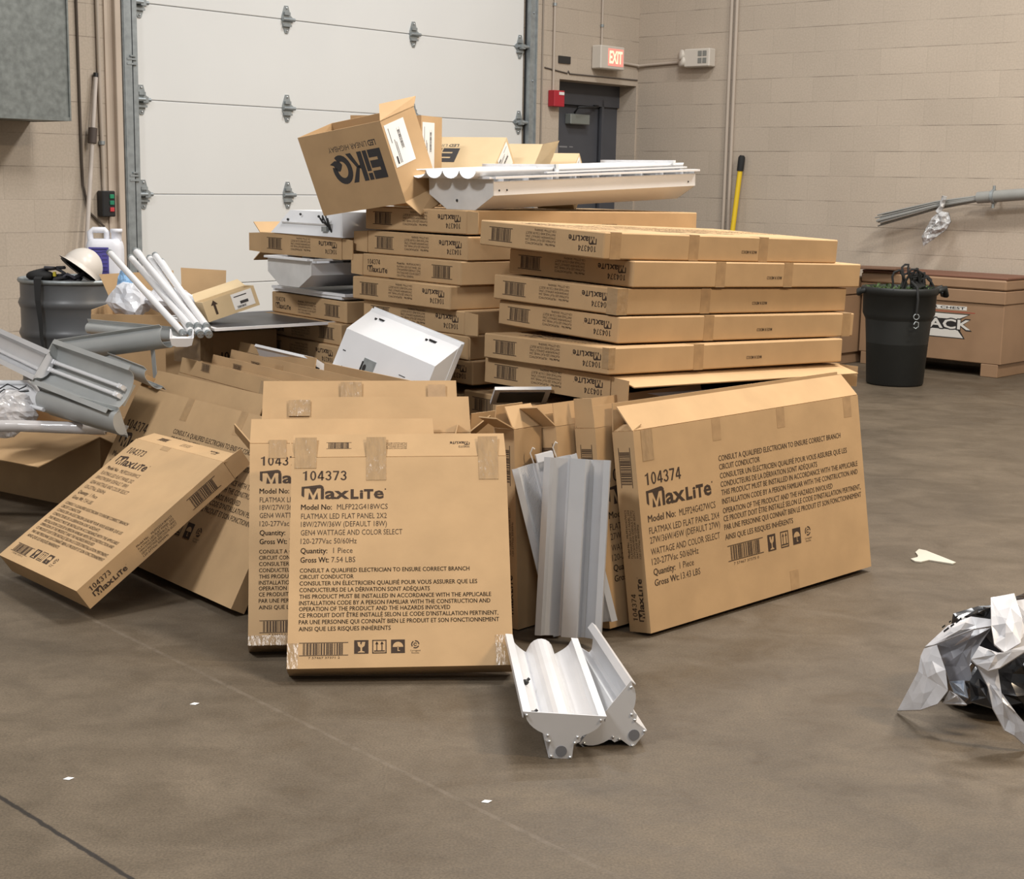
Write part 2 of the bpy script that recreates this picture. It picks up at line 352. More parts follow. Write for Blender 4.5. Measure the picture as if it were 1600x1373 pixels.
def flap(root, L, W, T, side, edge, a0, a1, ln, ang, label=None, bar=False, name='flap', t=.004):
    """side: opened side; edge: hinge 'front','back','lo','hi'; a0,a1 span; ang 0 = straight on, + = outward"""
    # frame at the opening: e1 along the long edge, n outward, T direction = z
    if side == 'y1': e1, n, o, LL = Vector((1, 0, 0)), Vector((0, 1, 0)), Vector((0, W, 0)), L
    elif side == 'y0': e1, n, o, LL = Vector((1, 0, 0)), Vector((0, -1, 0)), Vector((0, 0, 0)), L
    elif side == 'x1': e1, n, o, LL = Vector((0, 1, 0)), Vector((1, 0, 0)), Vector((L, 0, 0)), W
    else: e1, n, o, LL = Vector((0, 1, 0)), Vector((-1, 0, 0)), Vector((0, 0, 0)), W
    z = Vector((0, 0, 1)); a = R(ang)
    if edge == 'front': h, along, out = o + z * T, e1, z
    elif edge == 'back': h, along, out = o, e1, -z
    elif edge == 'lo': h, along, out = o, z, -e1
    else: h, along, out = o + e1 * LL, z, e1
    h = h + n * .0022 - out * .002   # the scored fold sits a little inside the panel
    d = n * math.cos(a) + out * math.sin(a); nn = out * math.cos(a) - n * math.sin(a)
    mb = MB(); pts = []
    for k in (0, 1):
        off = nn * (-t * k)
        pts += [h + along * a0 + off, h + along * a1 + off, h + along * (a1 - .004) + d * ln + off, h + along * (a0 + .004) + d * ln + off]
    mb.add([tuple(p) for p in pts], [(0, 1, 2, 3), (7, 6, 5, 4), (0, 4, 5, 1), (1, 5, 6, 2), (2, 6, 7, 3), (3, 7, 4, 0)], 0)
    if bar:
        fm = lambda x, y: tuple(h + along * x + d * y + nn * .0006)
        barcode(mb, fm, .104, .18, .028, .050)
        for i in range(4): text(mb, lambda x, y: fm(.348 - x, .05 - y), S22[i], 0, .068, .002 + i * .006, .004)
        f2 = lambda x, y: fm(.54 - x, .05 - y); maxlite(mb, f2, 0, .062, .0, .010); number(mb, f2, '104373', .0, .034, .014, .007)
    return mb.build(name, [M_CARD, M_INK], root, label)
def tape(root, fr, clear=False, label=None):
    """list of boxes (x0,x1,y0,y1,z0,z1) = one strip folded over an edge"""
    mb = MB()
    for b in fr: mb.box(*b)
    return mb.build('tape_strip', M_TAPEC if clear else M_TAPE, root, label)
def carton(label, loc, rot, kind='24', opened=None, group=None, T=TB, flaps=(), tapes=(), prints=True, fside=None, length=None, name='cardboard_carton', flip=False, cat='box'):
    L, W = (LB_, WB) if kind == '24' else (WB, WB)
    L = length or L
    root = thing(name, label, cat, loc, rot, group)
    key = (kind, opened, T, prints, L)
    if key not in _cm: _cm[key] = carton_body(kind, L, W, T, opened, prints=prints).mesh('carton_body', [M_CARD, M_INK])
    b = link('body', _cm[key], root)
    if flip:   # lying face down: the body turns about its long axis
        b.rotation_euler = (math.pi, 0, 0); b.location = (0, W, T)
    for f in flaps: flap(root, L, W, T, fside or opened or 'y1', *f[0], **(f[1] if len(f) > 1 else {}))
    for t_ in tapes:
        if isinstance(t_, tuple) and t_ and isinstance(t_[0], str):
            tape(root, t_[1:], clear=True)
        else: tape(root, t_)
    return root
def side_tapes(L, T, xs=(.03, .42, .80, 1.20), w=.05):
    """brown strips over the near long edge of a lying 2x4 carton"""
    return [[(x, x + w, -.0006, 0, .0, T + .0006), (x, x + w, 0, .05, T, T + .0006)] for x in xs]

# ---------------------------------------------------------------- the setting
A = 48.37
G = Vector((math.cos(R(A)), math.sin(R(A)), 0)); WD = Vector((math.sin(R(A)), -math.cos(R(A)), 0))
P0 = Vector((-2.461, 10.041, 0)); C0 = Vector((1.089, 14.035, 0))
GL = 5.344
KW = 1.035   # size of the measured wall grid against true metres
EYE = Vector((0, 0, 1.436))
def gwl(s, off=0, z=0): return EYE + (P0 + G * s + WD * off + Vector((0, 0, z)) - EYE) * KW
def rwl(x, off=0, z=0): return EYE + (C0 + WD * x - G * off + Vector((0, 0, z)) - EYE) * KW
def on_grid(o, loc, rot):
    o.location = loc; o.rotation_euler = rot; o.scale = (KW, KW, KW); return o
GROT = (0, 0, A); RROT = (0, 0, A - 90)

def wall_material(name, zoff, col):
    m, nt, b = nmat(name); N = nt.nodes.new; Lk = nt.links.new
    tc = N('ShaderNodeTexCoord'); sp = N('ShaderNodeSeparateXYZ'); cb = N('ShaderNodeCombineXYZ')
    Lk(tc.outputs['Object'], sp.inputs[0]); ad = N('ShaderNodeMath'); ad.operation = 'SUBTRACT'; ad.inputs[1].default_value = zoff
    Lk(sp.outputs[2], ad.inputs[0]); Lk(sp.outputs[0], cb.inputs[0]); Lk(ad.outputs[0], cb.inputs[1])
    br = N('ShaderNodeTexBrick'); br.offset = 0.5
    for k, v in (('Scale', 1.0), ('Mortar Size', 0.0028), ('Mortar Smooth', 0.6), ('Bias', 0.0), ('Brick Width', 0.4064), ('Row Height', 0.2032)): br.inputs[k].default_value = v
    br.inputs['Color1'].default_value = (*[c * 0.97 for c in col], 1); br.inputs['Color2'].default_value = (*[c * 1.03 for c in col], 1); br.inputs['Mortar'].default_value = (*[c * 0.90 for c in col], 1)
    Lk(cb.outputs[0], br.inputs['Vector'])
    n = N('ShaderNodeTexNoise'); n.inputs['Scale'].default_value = 1.3; n.inputs['Detail'].default_value = 5; Lk(cb.outputs[0], n.inputs['Vector'])
    n3 = N('ShaderNodeTexNoise'); n3.inputs['Scale'].default_value = 70; n3.inputs['Detail'].default_value = 3; Lk(tc.outputs['Object'], n3.inputs['Vector'])
    mr = N('ShaderNodeMapRange'); mr.inputs['To Min'].default_value = 0.88; mr.inputs['To Max'].default_value = 1.1; Lk(n.outputs['Fac'], mr.inputs['Value'])
    mr3 = N('ShaderNodeMapRange'); mr3.inputs['From Min'].default_value = 0.3; mr3.inputs['From Max'].default_value = 0.7; mr3.inputs['To Min'].default_value = 0.93; mr3.inputs['To Max'].default_value = 1.06; Lk(n3.outputs['Fac'], mr3.inputs['Value'])
    mu = N('ShaderNodeMath'); mu.operation = 'MULTIPLY'; Lk(mr.outputs[0], mu.inputs[0]); Lk(mr3.outputs[0], mu.inputs[1])
    vm = N('ShaderNodeVectorMath'); vm.operation = 'SCALE'; Lk(br.outputs['Color'], vm.inputs[0]); Lk(mu.outputs[0], vm.inputs['Scale'])
    # bed joints read darker than the painted-over head joints, and break up along their length
    fr = N('ShaderNodeMath'); fr.operation = 'PINGPONG'; fr.inputs[1].default_value = 0.1016; Lk(ad.outputs[0], fr.inputs[0])
    jn = N('ShaderNodeMapRange'); jn.inputs['From Min'].default_value = 0.0015; jn.inputs['From Max'].default_value = 0.0045; jn.inputs['To Min'].default_value = 1; jn.inputs['To Max'].default_value = 0; Lk(fr.outputs[0], jn.inputs['Value'])
    nb = N('ShaderNodeTexNoise'); nb.inputs['Scale'].default_value = 3.5; nb.inputs['Detail'].default_value = 6; Lk(cb.outputs[0], nb.inputs['Vector'])
    nbr = N('ShaderNodeMapRange'); nbr.inputs['From Min'].default_value = .42; nbr.inputs['From Max'].default_value = .62; nbr.inputs['To Max'].default_value = .55; Lk(nb.outputs['Fac'], nbr.inputs['Value'])
    jm = N('ShaderNodeMath'); jm.operation = 'MULTIPLY'; Lk(jn.outputs[0], jm.inputs[0]); Lk(nbr.outputs[0], jm.inputs[1])
    mj = N('ShaderNodeMix'); mj.data_type = 'RGBA'; Lk(jm.outputs[0], mj.inputs[0]); Lk(vm.outputs[0], mj.inputs[6]); mj.inputs[7].default_value = (.10, .08, .062, 1)
    Lk(mj.outputs[2], b.inputs['Base Color']); b.inputs['Roughness'].default_value = 0.75; b.inputs['Specular IOR Level'].default_value = 0.3
    bp = N('ShaderNodeBump'); bp.inputs['Strength'].default_value = 0.22; bp.inputs['Distance'].default_value = 0.005
    s2 = N('ShaderNodeMath'); s2.operation = 'MULTIPLY_ADD'; s2.inputs[1].default_value = 0.5; Lk(n3.outputs['Fac'], s2.inputs[0])
    iv = N('ShaderNodeMath'); iv.operation = 'SUBTRACT'; iv.inputs[0].default_value = 1; Lk(br.outputs['Fac'], iv.inputs[1]); Lk(iv.outputs[0], s2.inputs[2])
    Lk(s2.outputs[0], bp.inputs['Height']); Lk(bp.outputs[0], b.inputs['Normal'])
    return m
WCOL = (0.485, 0.41, 0.33)
M_WALLB = wall_material('painted_block_back', 0.04, WCOL)
M_WALLR = wall_material('painted_block_right', 0.085, WCOL)

def floor_material():
    m, nt, b = nmat('concrete_floor'); N = nt.nodes.new; Lk = nt.links.new
    tc = N('ShaderNodeTexCoord')
    def noise(sc, det, mp=None, dist=0):
        n = N('ShaderNodeTexNoise'); n.inputs['Scale'].default_value = sc; n.inputs['Detail'].default_value = det; n.inputs['Distortion'].default_value = dist
        if mp:
            q = N('ShaderNodeMapping'); q.inputs['Scale'].default_value = mp; q.inputs['Rotation'].default_value = (0, 0, R(35)); Lk(tc.outputs['Object'], q.inputs[0]); Lk(q.outputs[0], n.inputs['Vector'])
        else: Lk(tc.outputs['Object'], n.inputs['Vector'])
        return n
    n1 = noise(0.9, 6, None, 0.6); n2 = noise(4.5, 8, (1, 1.25, 1), 0.8); n3 = noise(170, 2); n4 = noise(26, 5)
    def rng(n, a, b_, lo=.3, hi=.7):
        q = N('ShaderNodeMapRange'); q.inputs['From Min'].default_value = lo; q.inputs['From Max'].default_value = hi; q.inputs['To Min'].default_value = a; q.inputs['To Max'].default_value = b_; Lk(n.outputs['Fac'], q.inputs['Value']); return q
    def mul(a, c):
        q = N('ShaderNodeMath'); q.operation = 'MULTIPLY'; Lk(a, q.inputs[0]); Lk(c, q.inputs[1]); return q.outputs[0]
    f = mul(mul(rng(n1, .76, 1.16).outputs[0], rng(n2, .84, 1.14).outputs[0]), mul(rng(n3, .78, 1.2).outputs[0], rng(n4, .94, 1.06).outputs[0]))
    # saw-cut joint and a pale scratch: distance to a line, and its ends
    sp = N('ShaderNodeSeparateXYZ'); Lk(tc.outputs['Object'], sp.inputs[0])
    def line(px, py, qx, qy, w):
        d = math.hypot(qx - px, qy - py); nx, ny = -(qy - py) / d, (qx - px) / d
        a = N('ShaderNodeMath'); a.operation = 'MULTIPLY'; a.inputs[1].default_value = nx; Lk(sp.outputs[0], a.inputs[0])
        c = N('ShaderNodeMath'); c.operation = 'MULTIPLY_ADD'; c.inputs[1].default_value = ny; Lk(sp.outputs[1], c.inputs[0]); Lk(a.outputs[0], c.inputs[2])
        e = N('ShaderNodeMath'); e.operation = 'SUBTRACT'; e.inputs[1].default_value = nx * px + ny * py; Lk(c.outputs[0], e.inputs[0])
        w2 = N('ShaderNodeMath'); w2.operation = 'MULTIPLY_ADD'; w2.inputs[1].default_value = 0.012; w2.inputs[2].default_value = -0.006; Lk(n4.outputs['Fac'], w2.inputs[0])
        e2 = N('ShaderNodeMath'); e2.operation = 'ADD'; Lk(e.outputs[0], e2.inputs[0]); Lk(w2.outputs[0], e2.inputs[1])
        g = N('ShaderNodeMath'); g.operation = 'ABSOLUTE'; Lk(e2.outputs[0], g.inputs[0])
        h = N('ShaderNodeMapRange'); h.inputs['From Min'].default_value = w * .5; h.inputs['From Max'].default_value = w; h.inputs['To Min'].default_value = 1; h.inputs['To Max'].default_value = 0; Lk(g.outputs[0], h.inputs['Value'])
        return h.outputs[0]
    j = line(-1.176, 3.288, -0.769, 2.889, .008); s = line(-1.34, 4.687, -0.153, 3.37, .009)
    base = N('ShaderNodeVectorMath'); base.operation = 'SCALE'; base.inputs[0].default_value = (0.103, 0.079, 0.0535); Lk(f, base.inputs['Scale'])
    mx = N('ShaderNodeMix'); mx.data_type = 'RGBA'; Lk(j, mx.inputs[0]); Lk(base.outputs[0], mx.inputs[6]); mx.inputs[7].default_value = (0.02, 0.016, 0.013, 1)
    s8 = mul(s, rng(n4, 0, .55).outputs[0])
    mx2 = N('ShaderNodeMix'); mx2.data_type = 'RGBA'; Lk(s8, mx2.inputs[0]); Lk(mx.outputs[2], mx2.inputs[6]); mx2.inputs[7].default_value = (0.16, 0.13, 0.10, 1)
    Lk(mx2.outputs[2], b.inputs['Base Color'])
    rr = rng(n2, .42, .68); Lk(rr.outputs[0], b.inputs['Roughness']); b.inputs['Specular IOR Level'].default_value = 0.35
    bp = N('ShaderNodeBump'); bp.inputs['Strength'].default_value = .12; bp.inputs['Distance'].default_value = .01; Lk(n4.outputs['Fac'], bp.inputs['Height']); Lk(bp.outputs[0], b.inputs['Normal'])
    return m
M_FLOOR = floor_material()
struct(MB().box(-14, 14, -6, 18, -.1, 0).build('floor', M_FLOOR))

b = MB()
b.box(-6, -.06, 0, .3, .049, 5.2); b.box(-.06, 3.785, 0, .3, 3.62, 5.2); b.box(3.785, 4.236, 0, .3, .049, 5.2)
b.box(4.236, 5.325, 0, .3, 2.292, 5.2); b.box(5.325, GL, 0, .3, .049, 5.2)
o = struct(b.build('wall_back', M_WALLB)); on_grid(o, gwl(0), (0, 0, R(A)))
o = struct(MB().box(0, 9, 0, .3, .049, 5.2).build('wall_right', M_WALLR)); on_grid(o, rwl(0), (0, 0, R(A - 90)))

# sectional overhead door
M_DOOR = mat('white_door_panel', (0.72, 0.72, 0.70), 0.5, var=0.02, scale=1.2)
M_SLOT = mat('dark_gap', (0.01, 0.01, 0.011), 0.9)
door = thing('door_1', 'white sectional overhead door with galvanised hinges', 'door', gwl(0), GROT); struct(door); door.scale = (KW,) * 3
SE = [0.07, .68, 1.295, 1.907, 2.522, 3.135, 3.72]
for z0, z1 in zip(SE[:-1], SE[1:]):
    MB().cbox(-.055, 3.775, .012, .06, z0 + .002, z1 - .002, .004).build('door_section', M_DOOR, door)
KITE = [(-.02, .095), (.012, .095), (.033, .03), (.072, .004), (.033, -.03), (.012, -.095), (-.016, -.095), (-.048, -.022), (-.048, .022)]
for s in (.0, 1.23, 2.49, 3.72):
    for z in SE[1:5]:
        h = MB(); M = T3(s, 0, z); e = s == 3.72
        q = [(-x, y) for x, y in KITE] if e else KITE
        h.prism([(x * .95, y) for x, y in q], .004, .012, 0, M)
        h.tube([(-.045, -.006, 0), (.06, -.006, 0)], .013, 0, M); h.box(-.04, .03, -.014, .004, -.05, -.035, 0, M); h.box(-.03, .02, -.012, .004, .03, .05, 0, M)
        for dz in (-.078, .078, -.045): h.ball((-.004, .002, dz), .008, 1, M, 8)
        if s in (.0, 3.72):   # roller carrier
            k = -1 if s == 0 else 1
            h.tube([(0, -.03, 0), (k * .075, -.03, 0)], .014, 0, M); h.box(-.018, .022, -.04, -.002, -.02, .018, 0, M)
        h.build('hinge', [M_GALV, M_CHROME], door)
tl = MB(); tl.box(-.178, -.112, -.06, 0, 0, 3.6); tl.box(-.098, -.062, -.05, .0, 0, 3.6); tl.box(-.112, -.098, -.012, 0, 0, 3.6, 1); tl.box(-.172, -.164, -.066, -.06, 0, 3.6)
for z in (1.38, 2.12): tl.box(-.15, -.075, -.064, -.05, z, z + .012); tl.box(-.15, -.075, -.064, -.05, z + .03, z + .042); tl.box(-.13, -.08, -.07, -.05, z + .05, z + .06)
o = struct(tl.build('trim_1', [M_GALV, M_SLOT])); on_grid(o, gwl(0), (0, 0, R(A)))
tr = MB(); tr.box(3.789, 3.86, -.05, 0, 0, 3.6); tr.box(3.855, 3.87, -.06, 0, 0, 3.6); tr.box(3.776, 3.789, -.008, 0, 0, 3.6, 1)
for z in (.4, 1.0, 1.6, 2.25, 2.8): tr.ball((3.825, -.052, z), .009, 0)
o = struct(tr.build('trim_2', [M_GALV, M_SLOT])); on_grid(o, gwl(0), (0, 0, R(A)))
M_WOOD = mat('painted_timber', (0.52, 0.43, 0.345), .7, var=.06, scale=3)
o = struct(MB().cbox(-.226, -.18, -.05, 0, 0, 3.6, .004).build('trim_3', M_WOOD)); on_grid(o, gwl(0), (0, 0, R(A)))
o = struct(MB().box(-.28, -.226, -.012, 0, 0, 3.6).build('trim_4', M_WOOD)); on_grid(o, gwl(0), (0, 0, R(A)))

# steel exit door in its recess
M_DGREY = mat('dark_grey_door_paint', (0.075, 0.078, 0.09), .5, var=.06, scale=3)
d2 = thing('door_2', 'dark grey steel exit door in a block recess', 'door', gwl(0), GROT); struct(d2); d2.scale = (KW,) * 3
MB().cbox(4.30, 5.07, .235, .28, .01, 2.10, .003).build('door_leaf', M_DGREY, d2)
f = MB(); f.box(4.236, 4.30, .20, .29, 0, 2.16); f.box(5.07, 5.325, .215, .29, 0, 2.16); f.box(5.07, 5.10, .19, .29, 0, 2.16); f.box(4.236, 5.325, .19, .29, 2.10, 2.292)
f.build('door_frame', M_DGREY, d2)
cl = MB(); cl.cbox(4.60, 4.87, .165, .235, 1.93, 2.02, .006); cl.build('door_closer', mat('closer_cover', (.26, .28, .26), .4, metal=.3), d2)
ca = MB(); ca.tube([(4.68, .19, 2.03), (4.62, .10, 2.075), (4.92, .14, 2.09)], .010); ca.tube([(4.92, .14, 2.09), (5.0, .19, 2.10)], .010); ca.box(4.94, 5.0, .17, .2, 2.09, 2.11); ca.build('closer_arm', M_DARK, d2)
sc_ = MB()
for i, (x, w) in enumerate(((4.47, .02), (4.53, .11), (4.67, .05))): sc_.box(x, x + w, .2338, .2352, 1.72 + .004 * i, 1.737)
sc_.build('scuff', mat('worn_paint', (.25, .25, .26), .7), d2)

# things on the back wall
def on_back(name, label, cat, s, z, group=None):
    t = thing(name, label, cat, gwl(s, 0, z), GROT, group); t.scale = (KW,) * 3; return t
def on_right(name, label, cat, x, z, group=None):
    t = thing(name, label, cat, rwl(x, 0, z), RROT, group); t.scale = (KW,) * 3; return t
M_CREAM = mat('cream_plastic', (.62, .57, .50), .5)
def emis(name, col, st):
    m, nt, b = nmat(name); b.inputs['Base Color'].default_value = (*[c * .5 for c in col], 1); b.inputs['Emission Color'].default_value = (*col, 1); b.inputs['Emission Strength'].default_value = st; return m
ex = on_back('exit_sign', 'lit exit sign with red letters above the grey door', 'sign', 4.66, 2.405)
MB().cbox(0, .335, -.11, -.003, 0, .20, .008).build('housing', M_CREAM, ex)
MB().box(.10, .315, -.1125, -.110, .03, .178).build('lit_panel', emis('exit_panel_glow', (1.0, .33, .26), .75), ex)
lt = MB()
text(lt, lambda x, y: (x, -.1135, y), 'EXIT', .115, .30, .055, .10, .03, 0)
lt.build('lettering', emis('exit_letter_glow', (1.0, .62, .40), 1.5), ex)
fa = on_back('fire_alarm_box', 'small red fire alarm box beside the grey door', 'alarm', 4.085, 2.055)
MB().cbox(0, .135, -.075, -.003, 0, .135, .004).build('housing', mat('alarm_red', (.42, .02, .035), .45), fa)
MB().box(.06, .125, -.079, -.075, .098, .122).build('name_strip', M_LABEL, fa)
pl = on_back('wall_plaque', 'small black plaque high beside the lit exit sign', 'plaque', 4.21, 2.425)
MB().box(0, .155, -.012, -.001, 0, .06).build('plate', mat('plaque_black', (.03, .028, .026), .6), pl)
M_PIPE = mat('painted_conduit', (.47, .40, .33), .55)
def pipe(name, label, pts, r, m, cat='pipe', straps=()):
    c = Vector(pts[0]); t = thing(name, label, cat, c)
    q = MB(); q.tube([Vector(p) - c for p in pts], r, n=8); q.build('tube', m, t)
    for p in straps:
        k = MB(); k.tube([Vector(p) - c - Vector((0, 0, .012)), Vector(p) - c + Vector((0, 0, .012))], r * 1.5, n=8); k.build('strap', M_GALV, t)
    return t
pipe('conduit', 'thin painted conduit running down into the red alarm box', [gwl(4.135, .016, 5.1), gwl(4.135, .016, 2.185)], .012, M_PIPE, straps=[gwl(4.135, .016, 2.9)])
pipe('conduit', 'thin painted conduit dropping from above onto the exit sign', [gwl(4.785, .014, 5.1), gwl(4.785, .014, 2.60)], .011, M_PIPE, straps=[gwl(4.785, .014, 2.78)])
pipe('conduit', 'conduit turning the corner from the exit sign to the emergency light', [gwl(4.99, .016, 2.485), gwl(5.30, .016, 2.475), rwl(.03, .03, 2.47), rwl(.1, .016, 2.475), rwl(.56, .016, 2.49)], .014, M_PIPE)
pipe('cable', 'dark groove line shaped as a thin tube along the wall just above the grey door', [gwl(4.03, .006, 2.375), gwl(4.33, .006, 2.345), gwl(4.345, .006, 2.365), gwl(4.36, .006, 2.343), gwl(5.33, .006, 2.345)], .006, mat('dark_groove_line', (.12, .10, .085), .8), 'cable')  # made-up tube standing in for the dark groove over the door
pipe('conduit', 'control joint line shaped as a thin tube between overhead door and alarm box', [gwl(3.995, .008, .055), gwl(3.995, .008, 5.1)], .008, mat('control_joint_line', (.30, .255, .21), .7))  # made-up tube standing in for the control joint in the blocks
pipe('cable', 'dark cable hanging down the wall left of the control box', [gwl(-.489, .012, 5.1), gwl(-.474, .012, 1.55), gwl(-.47, .012, 1.35), gwl(-.43, .012, 1.18), gwl(-.33, .02, 1.09), gwl(-.30, .02, .8)], .0085, mat('old_brown_cable', (.09, .07, .055), .8), 'cable')
pipe('conduit', 'painted conduit running down to the push button control box', [gwl(-.346, .016, 5.1), gwl(-.33, .016, 2.0), gwl(-.318, .016, 1.30)], .014, M_PIPE, straps=[gwl(-.325, .016, 1.62)])
for dx, lb in ((1.005, 'left one of the twin conduits climbing the right wall'), (1.058, 'right one of the twin conduits climbing the right wall')):
    pipe('conduit', lb, [rwl(dx, .02, .055), rwl(dx, .02, 5.1)], .017, M_PIPE)
cb_ = on_back('push_button_control', 'black push button station beside the overhead door track', 'switch', -.365, 1.152)
MB().cbox(0, .095, -.07, -.003, 0, .165, .006).build('housing', M_DARK, cb_)
for z, c in ((.115, (.02, .25, .12)), (.075, (.02, .22, .12)), (.032, (.55, .05, .06))):
    MB().cbox(.05, .082, -.078, -.07, z, z + .028, .003).build('button', mat('button_colour', c, .4), cb_)
em = on_right('emergency_light', 'cream emergency light unit with two lamp heads on the right wall', 'light', .575, 2.435)
MB().cbox(0, .27, -.10, -.003, 0, .155, .008).build('housing', M_CREAM, em)
gr = MB()
for i in range(2):
    for j in range(2): gr.box(.15 + i * .05, .19 + i * .05, -.103, -.10, .03 + j * .06, .075 + j * .06)
gr.build('grille', mat('dim_grille', (.22, .22, .20), .6), em)
for x, z in ((-.03, .105), (-.02, .05)):
    h = MB(); h.lathe([(.012, -.03), (.04, -.02), (.047, .02), (.042, .03), (0, .03)], 0, T3(x, -.075, z, 78, 0, -30)); h.build('lamp_head', M_CREAM, em)

# yellow handled tool, pipe with rods and foil bag on the right wall
yt = thing('long_handled_tool', 'yellow tool handle with a black grip leaning on the right wall', 'tool', rwl(1.115, .18, .055))
e = rwl(1.182, .035, 1.675) - rwl(1.115, .18, .055); g1 = e * (1.545 / 1.675)
q = MB(); q.tube([(0, 0, 0), g1], .024, n=6); q.build('handle', mat('yellow_fibreglass', (.75, .52, .02), .4), yt)
q = MB(); q.tube([g1 * .995, e * .99, e], [.030, .031, .02], n=10); q.build('grip', M_BLACK, yt)
M_PVC = mat('dull_grey_pipe', (.27, .27, .255), .6, var=.06, scale=9)
pp = thing('grey_pipe', 'fat grey pipe fixed along the right wall', 'pipe', rwl(3.40, .12, 1.36))
dv = rwl(6.2, .12, 1.62) - rwl(3.40, .12, 1.36)
q = MB(); q.tube([(0, 0, 0), dv], .047, n=14); q.build('tube', M_PVC, pp)
for t_ in (.045, .5, .9):
    c = dv * t_; q = MB(); q.tube([c - dv.normalized() * .012, c + dv.normalized() * .012], .056, n=14); q.tube([c + Vector((0, 0, -.09)), c + Vector((0, 0, .085))], .012, n=6); q.tube([c, c + G * .12], .012, n=6); q.build('bracket', M_GALV, pp)
rb = thing('rod_bundle', 'bundle of thin grey rods poking out of the fat wall pipe', 'rods', rwl(3.42, .12, 1.362))
rnd = random.Random(5)
for i in range(22):
    a = rnd.uniform(0, 6.28); r_ = .06 * math.sqrt(rnd.random()); ln = rnd.uniform(-.02, .03)
    e0 = rwl(2.585 + ln, .12, 1.165) - rwl(3.42, .12, 1.362); e0 += Vector((0, 0, r_ * math.sin(a) * .9)) - G * r_ * math.cos(a)
    s0 = (WD * .03 - G * .02 * math.cos(a) + Vector((0, 0, .02 * math.sin(a))))
    md = s0.lerp(e0, .45) + Vector((0, 0, .02)); md -= Vector((0, 0, .6 * (md.z - e0.z * .42) * 0))
    q = MB(); q.tube([s0, md, e0], .0065, n=6); q.build('rod', M_PVC, rb)

# ---------------------------------------------------------------- cartons
GS = 'flat panel cartons stacked on the right'
GM = 'flat panel cartons in the middle stack'
GN = 'flat panel cartons in the left rear stack'
GH = 'cartons buried at the bottom of the stacks'
LL, T_ = LB_, TB
def minor(edge, ln=.08, ang=0): return (edge, 0.002, TB - .002, ln, ang)
# right-hand stack, top to bottom
st = side_tapes(LL, T_)
carton('topmost carton of the right stack, its pale lid in full view', (.293, 5.042, 1.178), (1.8, 1.9, 41), group=GS, tapes=[st[0], st[1], st[2]])
carton('second carton from the top of the right stack, in its shade and pushed right', (.400, 5.111, 1.0805), (1.2, 1.8, 40.8), group=GS, tapes=[st[1], st[2]])
carton('third carton from the top of the right stack, corner wrapped in clear tape', (.346, 5.080, .988), (1.0, 1.8, 41), group=GS, tapes=[st[1], ('c', (-.001, .05, -.001, .0, .0, TB), (-.001, 0, 0, .05, .0, TB))])
carton('fourth carton from the top of the right stack', (.353, 5.076, .892), (1.1, 1.8, 39.5), group=GS, tapes=[st[1], st[3]])
carton('fifth carton from the top of the right stack, large lettering on its lid', (.316, 4.965, .798), (-.5, 1.7, 40.9), group=GS, tapes=[st[1], ('c', (-.001, .03, -.001, .0, .02, TB), (-.001, 0, 0, .03, .02, TB))])
carton('bottom visible carton of the right stack, its long side gaping open', (.326, 4.995, .700), (0, 1.9, 41.5), group=GS, opened='y0',
       flaps=[(('lo', .002, TB - .002, .085, 4),), (('front', .01, LL - .01, .10, -14),), (('back', .01, LL - .01, .09, 24),), (('hi', .002, TB - .002, .07, 30),)])
# middle stack
def mz(i): return (1.226, 1.132, 1.040, .949, .859, .769, .680)[i]
carton('top carton of the middle stack, under the tilted leaf logo carton', (-.184, 5.647, mz(0) + .003), (0, .4, 41), group=GM, fside='y0', flaps=[(minor('lo', .085, 12),), (('back', .3, LL - .01, .09, 4),)])
carton('second carton from the top of the middle stack', (-.179, 5.631, mz(1)), (0, .4, 40.5), group=GM, fside='y1', flaps=[(minor('lo', .085, 6),), (('back', .01, .5, .08, 6),)])
carton('third carton from the top of the middle stack, its end lettering upright', (-.202, 5.615, mz(2)), (0, .4, 40), group=GM, fside='y1', flip=True, flaps=[(minor('lo', .075, 4),), (('back', .01, .6, .09, -8),)])
carton('fourth carton from the top of the middle stack, jutting out to the left', (-.241, 5.599, mz(3)), (0, .4, 40), group=GM)
carton('fifth carton from the top of the middle stack, right behind the white troffer', (-.186, 5.584, mz(4) - .002), (0, .4, 41), group=GM, fside='y0', flaps=[(minor('lo', .08, 3),)])
carton('sixth carton from the top of the middle stack, worn corner beside the white troffer', (-.173, 5.568, mz(5) - .003), (0, .4, 42), group=GM, fside='y0', flaps=[(minor('lo', .05, 35),)])
carton('lowest carton of the middle stack in sight, below the white troffer edge', (-.152, 5.552, mz(6) - .006), (0, .4, 42), group=GM)
# left rear stack
NR = 38
carton('carton on top of the left rear stack with flaps sticking out both sides', (-.718, 6.234, 1.095), (0, 0, NR + 2), group=GN, opened='y1',
       flaps=[(minor('lo', .085, 8),), (('front', .0, .5, .08, 35),), (('back', .0, .5, .08, 30),)])
flap([o for o in bpy.data.objects if o.name.startswith('cardboard_carton') and o.parent is None][-1], LL, WB, TB, 'y0', 'lo', .002, TB - .002, .09, 6)
carton('crushed carton below the upside-down white fixture in the left rear stack', (-.694, 6.189, .835), (0, 0, NR - 1), group=GN, flip=True)
carton('second carton below the upside-down white fixture in the left rear stack', (-.715, 6.174, .743), (0, 0, NR), group=GN, flip=True)
carton('carton with a torn white sticker in the left rear stack', (-.728, 6.159, .652), (0, 0, NR), group=GN)
